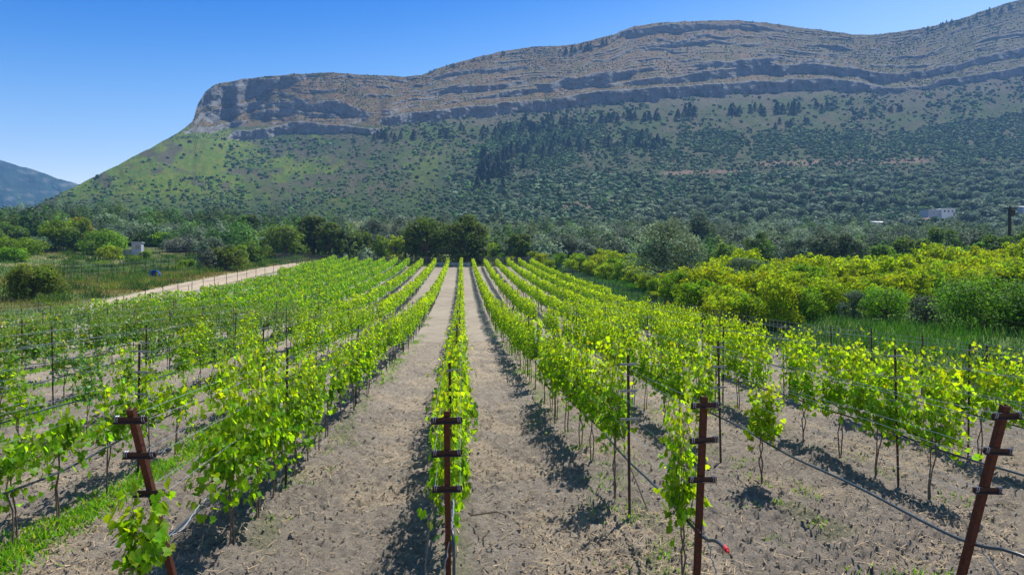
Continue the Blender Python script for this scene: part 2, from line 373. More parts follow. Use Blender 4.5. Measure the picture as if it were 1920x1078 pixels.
# ================================================================== MOUNTAIN
RIDGE = [(-900, 420), (-400, 460), (-60, 452), (20, 412), (80, 380), (150, 345), (230, 305), (300, 268), (340, 245), (362, 228), (370, 198), (385, 172), (405, 159), (450, 149), (500, 143), (560, 139), (620, 136), (700, 141), (760, 144), (790, 141), (830, 125), (900, 106), (950, 95), (1000, 88), (1050, 87), (1075, 84), (1150, 65), (1190, 49), (1240, 43), (1300, 40), (1360, 38), (1400, 40), (1450, 45), (1500, 52), (1550, 58), (1600, 65), (1640, 66), (1700, 58), (1750, 50), (1800, 36), (1850, 18), (1900, 4), (1960, -10), (2100, -40), (2300, -30), (2600, 30), (3000, 120)]
RIDGE = np.array(RIDGE, float)
BANDS = [  # (x, top y, thickness) of each rock band as it is seen on the mountain face
    [(425, 262, 0), (440, 246, 18), (500, 240, 18), (560, 227, 22), (600, 231, 16), (650, 237, 12), (700, 241, 9), (712, 243, 0)],
    [(708, 228, 0), (725, 220, 14), (760, 212, 18), (800, 208, 18), (900, 199, 21), (1000, 190, 22), (1060, 182, 24), (1120, 172, 24), (1240, 163, 22), (1383, 156, 22), (1479, 149, 22), (1551, 147, 22), (1623, 156, 18), (1680, 166, 8), (1720, 165, 5), (1767, 150, 11), (1850, 138, 15), (1910, 126, 15), (2100, 95, 16), (2600, 120, 10)],
    [(1170, 158, 0), (1201, 152, 7), (1268, 143, 11), (1335, 133, 14), (1407, 125, 16), (1479, 121, 17), (1527, 119, 18), (1599, 128, 16), (1647, 135, 18), (1695, 140, 14), (1743, 132, 13), (1814, 115, 12), (1886, 98, 12), (2000, 75, 12), (2400, 80, 8)],
    [(1000, 166, 0), (1020, 158, 8), (1072, 146, 20), (1130, 138, 22), (1177, 132, 18), (1200, 132, 0)],
    [(1290, 126, 0), (1320, 119, 9), (1383, 114, 12), (1440, 110, 13), (1465, 110, 0)],
    [(1150, 66, 0), (1175, 58, 14), (1240, 47, 15), (1330, 44, 9), (1420, 50, 5), (1440, 52, 0)],
    [(364, 205, 0), (374, 190, 16), (388, 174, 24), (405, 162, 34), (450, 153, 38), (485, 150, 30), (515, 147, 18), (560, 145, 8), (600, 142, 0)],
    [(362, 234, 0), (376, 212, 14), (400, 205, 22), (440, 200, 16), (470, 196, 9), (500, 186, 0)],
    [(340, 250, 0), (365, 240, 10), (410, 234, 10), (450, 228, 8), (465, 226, 0)],
    [(500, 194, 0), (520, 190, 8), (580, 195, 7), (590, 197, 0)],
    [(560, 208, 0), (600, 190, 18), (640, 192, 22), (680, 206, 13), (700, 214, 0)],
    [(470, 215, 0), (500, 206, 12), (540, 205, 10), (560, 208, 0)],
    [(716, 216, 0), (735, 206, 10), (752, 202, 0)],
    [(780, 180, 0), (830, 168, 9), (900, 160, 12), (960, 156, 8), (1000, 154, 0)],
    [(800, 150, 0), (840, 138, 9), (900, 130, 7), (980, 126, 5), (1000, 125, 0)],
    [(1180, 92, 0), (1240, 84, 7), (1335, 77, 7), (1400, 78, 0)],
    [(1480, 82, 0), (1560, 86, 6), (1620, 98, 0)],
    [(900, 182, 0), (960, 172, 8), (1040, 164, 5), (1060, 160, 0)],
]
DF = 215.0
def mount_maps():
    us = np.concatenate([np.arange(-800, -60, 20.), np.arange(-60, 1990, 3.0), np.arange(1990, 2800, 20.)])
    yr = np.interp(us, RIDGE[:, 0], RIDGE[:, 1])
    k = 2; yr = yr + 1.6 * (fbm(us * .06, us * 0, 71, 4) - .5) * 2
    lat = (us - 960) / F * DF; Xf = DF * SY + lat * CY; Yf = DF * CY - lat * SY
    zf = g(Xf, Yf) - 1.5
    yf = 539 - F * (zf - CAM[2]) / DF
    yr = np.minimum(yr, yf - 3)
    NS = 300; s = np.linspace(0, 1, NS) 
    U = us[:, None] + 0 * s[None, :]
    Y = yf[:, None] + (yr - yf)[:, None] * s[None, :]
    rock = np.zeros_like(Y)
    wx = 5 * (fbm(U * .03, Y * .03, 81, 3) - .5); wy = 9 * (fbm(U * .035, Y * .02, 82, 4) - .5) + 3 * (fbm(U * .15, Y * .1, 88, 2) - .5)
    for bi, b in enumerate(BANDS):
        b = np.array(b, float)
        top = np.interp(us, b[:, 0], b[:, 1]); th = np.interp(us, b[:, 0], b[:, 2], left=0, right=0)
        th = th * (.75 + .5 * fbm(us * .05, us * 0 + b[0, 0], 83, 3))
        a = (Y + wy) - top[:, None]
        m = sst(-1.6, .2, a) * (1 - sst(-2.0, 1.0, a - th[:, None])) * sst(.5, 3, th)[:, None]
        rock = np.maximum(rock, m)
    # thin limestone ledges above the main cliff
    mb_ = np.array(BANDS[1], float); main = np.interp(us, mb_[:, 0], mb_[:, 1]); main = np.where(us < 720, 238, main)
    up = (main[:, None] - Y)
    rel = up / np.maximum((main - yr)[:, None], 8)
    ph = rel * np.interp(us, [300, 700, 1100, 1900], [5, 5, 6.5, 6])[:, None] + 2.2 * (fbm(U * .012, Y * .004, 84, 3) - .5)
    fr = ph - np.floor(ph)
    led = sst(.62, .69, fr) * (1 - sst(.86, .94, fr)) * sst(.45, .57, fbm(U * .02, ph * 1.3, 85, 3)) * sst(.02, .1, rel) * (1 - sst(.93, 1.0, rel)) * (U > 330)
    ph2 = rel * np.interp(us, [300, 700, 1100, 1900], [16, 16, 22, 20])[:, None] + 3 * (fbm(U * .012, Y * .004, 84, 3) - .5)
    f2 = ph2 - np.floor(ph2)
    led2 = sst(.6, .75, f2) * (1 - sst(.85, .97, f2)) * sst(.45, .55, fbm(U * .016, ph2 * 1.1, 86, 3)) * sst(.02, .1, rel) * (1 - sst(.93, 1.0, rel)) * (U > 330)
    rock = np.maximum(rock, np.maximum(led, .62 * led2))
    rock = rock * (U > 290); rock = np.where(rock > .3, np.maximum(rock, .5 + .5 * sst(.3, .6, rock)), rock)
    Dr = 300 + 780 * (np.maximum(yf - yr, 4) / 410) ** .8
    rk_ = np.clip(rock, 0, 1); kb = np.exp(-np.abs(np.arange(-40, 41)) / 12.0); kb /= kb.sum()
    bl = np.stack([np.convolve(np.pad(r_, 40), kb, 'valid') for r_ in rk_]) * (1 - rk_)
    gain = np.clip((rk_.sum(1) + 1e-6) / (bl.sum(1) + .5), 0, 2.6)
    w = (1.35 - .45 * s)[None, :] * (1 - .93 * rk_ + .93 * gain[:, None] * bl)
    w = w * (1 - .74 * (sst(345, 385, us) * (1 - sst(500, 760, us)))[:, None] * sst(240, 222, Y))
    D = np.cumsum(w, 1); D = D - D[:, :1]; tot = D[:, -1]
    kk = np.hanning(61); kk /= kk.sum(); tot = np.convolve(np.pad(tot, 30, 'edge'), kk, 'valid'); D = D / tot[:, None]
    kk = np.hanning(11); kk /= kk.sum(); Dp = np.pad(D, ((5, 5), (0, 0)), 'edge'); D = sum(kk[i] * Dp[i:i + len(us)] for i in range(11))
    D = DF + D * (Dr[:, None] - DF)
    rel_n = (fbm(U * .018, Y * .012, 91, 5) - .5) * 46 * s[None, :] * (1 - s[None, :]) ** .3 + (fbm(U * .09, Y * .09, 92, 4) - .5) * (7 + 5 * rock) * sst(0, .1, s)[None, :]
    rel_n = rel_n + rock * 4 * (np.abs(fbm(U * .11, Y * .02, 93, 3) - .5) * 2 - .3)
    D = D + rel_n
    return us, yf, yr, s, U, Y, D, rock, rel
us, yfo, yri, ss, MU, MY, MD, MR, MREL = mount_maps()
def mp(u, y, D):
    lat = (u - 960) / F * D
    return np.stack([D * SY + lat * CY, D * CY - lat * SY, CAM[2] + D * (539 - y) / F], -1)
def on_mount(u, y):
    """world points on the mountain surface (and their distance) seen at photo positions u, y"""
    u = np.asarray(u, float); y = np.asarray(y, float)
    f = np.clip(np.interp(u, us, np.arange(len(us))), 0, len(us) - 1.001); i = f.astype(int); 
    sv = (y - yfo[i]) / (yri[i] - yfo[i]); ok = (sv >= 0) & (sv <= 1)
    j = np.clip(sv, 0, 1) * (len(ss) - 1.001); j0 = j.astype(int); fj = j - j0
    D = MD[i, j0] * (1 - fj) + MD[i, j0 + 1] * fj
    return mp(u, y, D), D, ok, MR[i, j0]
def build_mountain():
    P = mp(MU, MY, MD)
    n1 = fbm(MU * .010, MY * .02, 101, 4); n2 = fbm(MU * .05, MY * .09, 102, 4); n3 = fbm(MU * .15, MY * .22, 103, 3); n4 = fbm(MU * .4, MY * .6, 104, 2)
    def mix(c, col_, m): m = np.clip(m, 0, 1)[..., None]; return c * (1 - m) + np.array(col_) * m
    C = np.ones(MU.shape + (3,)) * np.array([.070, .068, .037])
    C = mix(C, (.042, .066, .018), sst(.36, .56, n2) * .9)
    # bright grass on the left-hand slope
    gl = sst(1000, 500, MU) * sst(-.02, -.12, MREL) * sst(.40, .58, n1 + .5 * (n2 - .5))
    gl = np.maximum(gl, sst(560, 330, MU) * sst(225, 262, MY) * sst(.3, .5, n2))
    C = mix(C, (.075, .125, .008), gl * .9)
    C = mix(C, (.14, .135, .02), gl * sst(.5, .62, n3) * .5)
    # dry orange-brown turf on the upper ledges
    up = sst(-.02, .06, MREL) * (MU > 340)
    tf = np.interp(MU, [350, 520, 1250, 1500, 1800], [.75, 1, 1, .7, .35])
    C = mix(C, (.140, .085, .034), up * tf * (.55 + .5 * n3))
    C = mix(C, (.085, .078, .03), up * sst(.46, .62, n2) * .55)
    C = mix(C, (.22, .19, .15), up * sst(.62, .74, n4) * .35)
    lowm = sst(270, 360, MY) * (MU > 820) + sst(350, 400, MY) * (MU <= 820)
    C = mix(C, (.030, .052, .024), lowm * (.5 + .5 * n2))
    # bare scree below the cliff
    sc = sst(.02, -.05, MREL) * sst(-.45, -.2, MREL) * (MU > 700)
    C = mix(C, (.088, .076, .060), sc * (.35 + .6 * n3))
    # bare pinkish terraces
    for x0, x1, y0, y1 in ((925, 1130, 381, 393), (1100, 1180, 370, 380), (1390, 1740, 300, 309), (1240, 1400, 320, 326), (1440, 1560, 360, 366), (1680, 1740, 374, 380), (1590, 1640, 350, 372)):
        yy = y0 + (y1 - y0) * .5 - (MU - (x0 + x1) / 2) * .02 + 4 * (n2 - .5)
        m = sst(x0 - 10, x0 + 15, MU) * sst(x1 + 10, x1 - 15, MU) * sst((y1 - y0) * .75, (y1 - y0) * .3, np.abs(MY - yy))
        C = mix(C, (.18, .12, .09), m * (.5 + .5 * n3))
    C = mix(C, (.17, .17, .165), sst(.2, .6, MR))
    C = mix(C, (.13, .125, .11), sst(.3, .7, MR) * sst(.5, .65, fbm(MU * .3, MY * .08, 105, 3)) * .7)
    nr, nc = MU.shape
    # the far side, falling away behind the ridge
    back = []; bc = []
    for dd, dz in ((15, -1), (60, -14), (160, -60), (320, -190)):
        q = P[:, -1].copy(); dirv = q - CAM; dirv[:, 2] = 0; dirv /= np.linalg.norm(dirv, axis=1)[:, None]
        q = q + dirv * dd; q[:, 2] = np.maximum(q[:, 2] + dz, -3); back.append(q); bc.append(C[:, -1])
    P2 = np.concatenate([P, np.stack(back, 1)], 1); C2 = np.concatenate([C, np.stack(bc, 1)], 1)
    mb = MB(); mb.quads(P2.reshape(-1, 3), grid_faces(P2.shape[0], P2.shape[1])[:, ::-1], 0, C2.reshape(-1, 3))
    tag(mb.build('mountain', M['mount'], smooth=False), kind='structure')
build_mountain()
def build_far_mountain():
    u = np.arange(-900, 520, 6.0); rid = np.interp(u, [-900, -500, -200, 0, 60, 110, 150, 250, 350, 520], [330, 200, 232, 300, 318, 335, 348, 385, 420, 470])
    rid = rid + 5 * (fbm(u * .05, u * 0, 55, 4) - .5)
    s = np.linspace(0, 1, 90); U = u[:, None] + 0 * s; Y = 470 + (rid - 470)[:, None] * s[None, :]
    D = 1150 + 650 * s[None, :] + 120 * (fbm(U * .02, Y * .03, 56, 5) - .5)
    P = mp(U, Y, D)
    r = .4 * sst(.60, .72, fbm(U * .05, Y * .2, 57, 4))[..., None]; k = fbm(U * .05, Y * .1, 58, 3)[..., None]
    C = np.array([.018, .04, .026]) * (.5 + 1.0 * k) * (1 - r) + np.array([.2, .185, .17]) * r
    back = P[:, -1:].copy(); back[:, :, 1] += 300; back[:, :, 2] = -3
    P = np.concatenate([P, back], 1); C = np.concatenate([C, C[:, -1:]], 1)
    mb = MB(); mb.quads(P.reshape(-1, 3), grid_faces(*P.shape[:2])[:, ::-1], 0, C.reshape(-1, 3))
    tag(mb.build('far_mountain', M['mount'], smooth=False), kind='structure')
build_far_mountain()

# ------------------------------------------------ hillside scrub (uncountable) 
def inside_poly(x, y, poly):
    poly = np.array(poly, float); c = np.zeros(len(x), bool); j = len(poly) - 1
    for i in range(len(poly)):
        a, b = poly[i], poly[j]
        c ^= ((a[1] > y) != (b[1] > y)) & (x < (b[0] - a[0]) * (y - a[1]) / (b[1] - a[1] + 1e-9) + a[0]); j = i
    return c
MAQ = [(890, 345), (900, 270), (930, 238), (1050, 234), (1090, 232), (1240, 250), (1400, 243), (1550, 238), (1700, 250), (1800, 228), (1960, 212), (1960, 290), (1750, 303), (1600, 297), (1450, 288), (1250, 292), (1100, 302), (1000, 320), (940, 345)]
def build_scrub():
    mb = MB()
    N = 300000
    u = rng.uniform(-60, 1985, N); y = rng.uniform(5, 505, N)
    P, D, ok, rk = on_mount(u, y)
    den = np.zeros(N); size = np.zeros(N)
    mainy = np.interp(u, np.array(BANDS[1])[:, 0], np.array(BANDS[1])[:, 1]); mainy = np.where(u < 715, 245, mainy)
    below = y > mainy + 16
    nz = fbm(u * .02, y * .03, 201, 3); nf = fbm(u * .08, y * .1, 202, 2)
    maq = inside_poly(u + 60 * (fbm(u * .015, y * .02, 203, 3) - .5), y + 34 * (fbm(u * .012, y * .03, 204, 3) - .5), MAQ)
    low = sst(300, 430, y)
    den = np.where(below, .05 + .22 * low + .25 * sst(.5, .65, nz), .15 + .3 * sst(.48, .64, nz + .4 * (nf - .5)))
    den = np.where(below & (u > 850) & (y > 290), .22 + .42 * sst(.4, .58, nz + .4 * (nf - .5)), den)
    den = np.where(below & (u < 420) & (y > 365), .22 + .5 * sst(.42, .6, nz), den)
    den = np.where(maq, .85 * sst(.38, .50, nz + .5 * (nf - .5)) + .12, den)
    den = np.where(below & (u < 420) & (y < 330), .02, den)
    den = np.where((y - np.interp(u, us, yri) < 14) & (((u > 1040) & (u < 1170)) | (u > 1640) | ((u > 790) & (u < 960))), .35, den)
    ok &= (rng.uniform(0, 1, N) < den) & (rk < .5)
    u, y, P, D, maq, below = u[ok], y[ok], P[ok], D[ok], maq[ok], below[ok]; n = len(u)
    px = np.where(maq, rng.uniform(3, 7.5, n), np.where(below, 1.4 + 7.5 * rng.uniform(0, 1, n) ** 3.0, rng.uniform(1.2, 3.0, n)))
    px = np.where(below & (y > 330) & (u > 850), 2.6 + 10.5 * rng.uniform(0, 1, n) ** 2.0, px)
    r = px / F * D * .5
    grey = (rng.uniform(0, 1, n) < np.where((u > 850) & (y > 300) & ~maq, .5, np.where(maq, .06, .3)))[:, None]
    c = np.where(grey, np.array([1.7, 1.9, 2.0]), np.array([.85, 1.15, .75])) * rng.uniform(.6, 1.4, (n, 1)) * np.clip(1 + rng.normal(0, .08, (n, 3)), .7, 1.3)
    lime = (rng.uniform(0, 1, n) < np.where(u < 900, .22, .05))[:, None]; c = np.where(lime & ~grey, c * np.array([1.7, 2.0, .7]), c)
    TV, TL, TT = ICO0
    for sub in np.array_split(np.arange(n), 8):
        m = len(sub); nv = len(TV)
        V = TV[None] * np.clip(1 + rng.normal(0, .26, (m, nv, 1)), .45, 1.7)
        V = V * (r[sub][:, None, None] * np.stack([np.ones(m), np.ones(m), rng.uniform(.65, 1.0, m)], -1)[:, None, :]) + (P[sub] + np.array([0, 0, .35]) * r[sub][:, None])[:, None, :]
        mb.add(V.reshape(-1, 3), (TL[None] + (np.arange(m) * nv)[:, None]).ravel(), np.tile(TT, m), 0, np.repeat(c[sub], nv, 0) * np.clip(1 + rng.normal(0, .16, (m * nv, 1)), .5, 1.6))
    tag(mb.build('hillside_scrub', M['scrub']), 'dark and grey scrub scattered over the whole mountain slope', 'scrub', kind='stuff')
    return n
print('scrub', build_scrub())

# ------------------------------------------------ hillside pines, olive grove
def conifer_mesh(seed):
    r = np.random.default_rng(seed); n = 230; t = r.uniform(0, 1, n) ** .9
    a = r.uniform(0, 2 * math.pi, n); rr = (1 - t) * r.uniform(.35, 1.0, n) * .44 + .03
    P = np.stack([rr * np.cos(a), rr * np.sin(a), .08 + t * .92], -1)
    nn = np.stack([np.cos(a) * .6, np.sin(a) * .6, np.ones(n) * .8], -1) + r.normal(0, .4, (n, 3))
    tt = np.stack([np.cos(a), np.sin(a), -.35 * np.ones(n)], -1)
    mb = MB(); mb.inst(QLEAF, P, frames(nn, tt), r.uniform(.05, .1, (n, 1)), 0, np.clip(r.normal(1, .25, (n, 1)), .5, 1.6) * np.ones(3))
    mb.tube([(0, 0, -.03), (0, 0, .97)], [.025, .008], 5, 1)
    return mb.mesh('pine_tree', [M['pine'], M['trunk']])
PINES = [conifer_mesh(300 + i) for i in range(5)]
def pine_line(x0, y0, x1, y1, n, hpx, spread, label, group):
    for i in range(n):
        t = rng.uniform(0, 1); u = x0 + (x1 - x0) * t + rng.normal(0, 1); y = y0 + (y1 - y0) * t + rng.normal(0, spread)
        P, D, ok, rk = on_mount(np.array([u]), np.array([y]))
        if not ok[0]: continue
        h = hpx * rng.uniform(.7, 1.25) / F * D[0]
        o = link('pine_tree', PINES[i % 5]); o.location = P[0] - np.array([0, 0, .2]); o.scale = (h * rng.uniform(.8, 1.15), h * rng.uniform(.8, 1.15), h); o.rotation_euler = (0, 0, rng.uniform(0, 6))
        tag(o, label, 'tree', group)
pine_line(698, 262, 780, 258, 14, 15, 3, 'small dark pine in the short line below the rock band gully', 'pines below the gully')
pine_line(815, 256, 870, 250, 7, 15, 4, 'small dark pine in the loose clump right of the gully pines', 'pines right of the gully')
pine_line(900, 256, 985, 246, 18, 16, 6, 'dark pine at the upper left corner of the wooded patch', 'pines at the upper corner of the wood')
pine_line(990, 246, 1085, 236, 20, 17, 6, 'dark pine along the upper edge of the wooded patch', 'pines on the upper edge of the wood')
pine_line(1100, 232, 1235, 222, 24, 14, 2.5, 'dark pine in the long tight row on the bare scree slope', 'long pine row on the scree')
pine_line(1262, 222, 1306, 216, 6, 17, 3, 'tall dark pine in the small group on bare scree', 'small pine group on the scree')
pine_line(1370, 214, 1550, 206, 22, 16, 3, 'dark pine in the broken row on scree under the main cliff', 'broken pine row under the cliff')
pine_line(1610, 210, 1690, 210, 10, 11, 2, 'low dark pine in the short row at the scree end', 'short pine row at the scree end')
pine_line(1440, 238, 1530, 232, 8, 13, 4, 'dark pine standing on scree just above the maquis belt', 'pines above the maquis belt')
pine_line(895, 345, 960, 320, 26, 24, 9, 'tall blue-green pine at the lower end of the wooded patch', 'pines at the lower end of the wood')
pine_line(900, 310, 1000, 285, 26, 20, 9, 'blue-green pine in the middle of the wooded patch', 'pines in the middle of the wood')
pine_line(1000, 285, 1250, 268, 36, 17, 8, 'dark pine in the wooded belt below the scree', 'pines in the belt below the scree')
pine_line(1060, 104, 1150, 76, 22, 10, 4, 'small pine on the skyline left of the domed summit', 'skyline pines left of the dome')
pine_line(1700, 66, 1900, 18, 26, 8, 4, 'small pine on the skyline of the rising right ridge', 'skyline pines on the right ridge')
pine_line(800, 138, 960, 100, 18, 6, 2, 'tiny pine on the skyline above the saddle', 'skyline pines above the saddle')

def leafy_mesh(name, seed, n, mat, leaf, tint=(1, 1, 1), flat=.75):
    """unit-size round tree, single mesh, for small distant trees"""
    r = np.random.default_rng(seed); nb = 12
    c = r.normal(0, 1, (nb, 3)); c /= np.linalg.norm(c, axis=1)[:, None]; c = c * np.array([.30, .30, .2]) * r.uniform(.5, 1, (nb, 1)) + np.array([0, 0, .52])
    rad = r.uniform(.16, .26, nb); k = r.integers(0, nb, n); d = r.normal(0, 1, (n, 3)); d /= np.linalg.norm(d, axis=1)[:, None]
    P = c[k] + d * (rad[k] * r.uniform(.6, 1.1, n))[:, None]; P[:, 2] = np.maximum(P[:, 2], .1)
    bt = np.clip(r.normal(1, .2, (nb, 1)), .6, 1.5)
    mb = MB(); mb.inst(QLEAF, P, frames(d + r.normal(0, .28, (n, 3)) + np.array([0, 0, .25]), r.normal(0, 1, (n, 3))), leaf * r.uniform(.7, 1.3, (n, 1)), 0, bt[k] * np.clip(r.normal(1, .18, (n, 1)), .5, 1.5) * np.array(tint))
    mb.tube([(0, 0, -.05), (.02, 0, .2), (-.02, .02, .8)], [.05, .04, .015], 5, 1)
    return mb.mesh(name, [mat, M['trunk']])
OLIVES = [leafy_mesh('olive_tree', 400 + i, 420, M['olive'], .07, t) for i, t in enumerate(((1.15, 1.2, 1.25), (.95, 1.05, 1.05), (1.35, 1.35, 1.4), (1.1, 1.2, 1.05), (.7, .85, .75), (1.2, 1.25, 1.4)))]
def grove():
    pts = []
    tries = 0
    while len(pts) < 292 and tries < 20000:
        tries += 1
        u = rng.uniform(1180, 1960); y = 325 + 140 * rng.uniform(0, 1)
        if y < np.interp(u, [1180, 1400, 1600, 1920], [395, 370, 335, 318]): continue
        if fbm(np.array([u * .015]), np.array([y * .03]), 222, 2)[0] < .34: continue
        if 1600 < u < 1800 and 392 < y < 425: continue
        hp = np.interp(y, [320, 400, 470], [16, 26, 38]) * rng.uniform(.75, 1.25)
        if any((u - a) ** 2 / (hp * .62) ** 2 + (y - b) ** 2 / (hp * .36) ** 2 < 1 for a, b, _ in pts): continue
        pts.append((u, y, hp))
    for i, (u, y, hp) in enumerate(pts):
        P, D, ok, rk = on_mount(np.array([u]), np.array([y]))
        if ok[0]: loc = P[0]; Z = D[0]
        else:
            Z = ground_hit(u, y); loc = np.array(at(u, Z))
        h = hp / F * Z
        o = link('olive_tree', OLIVES[i % 6]); o.location = loc - np.array([0, 0, .1 * h]); w = h * rng.uniform(1.05, 1.5); o.scale = (w, w, h); o.rotation_euler = (0, 0, rng.uniform(0, 6))
        tag(o, 'silvery grey-green olive tree in the grove on the lower slope right of the valley', 'tree', 'olive trees of the grove')
grove()

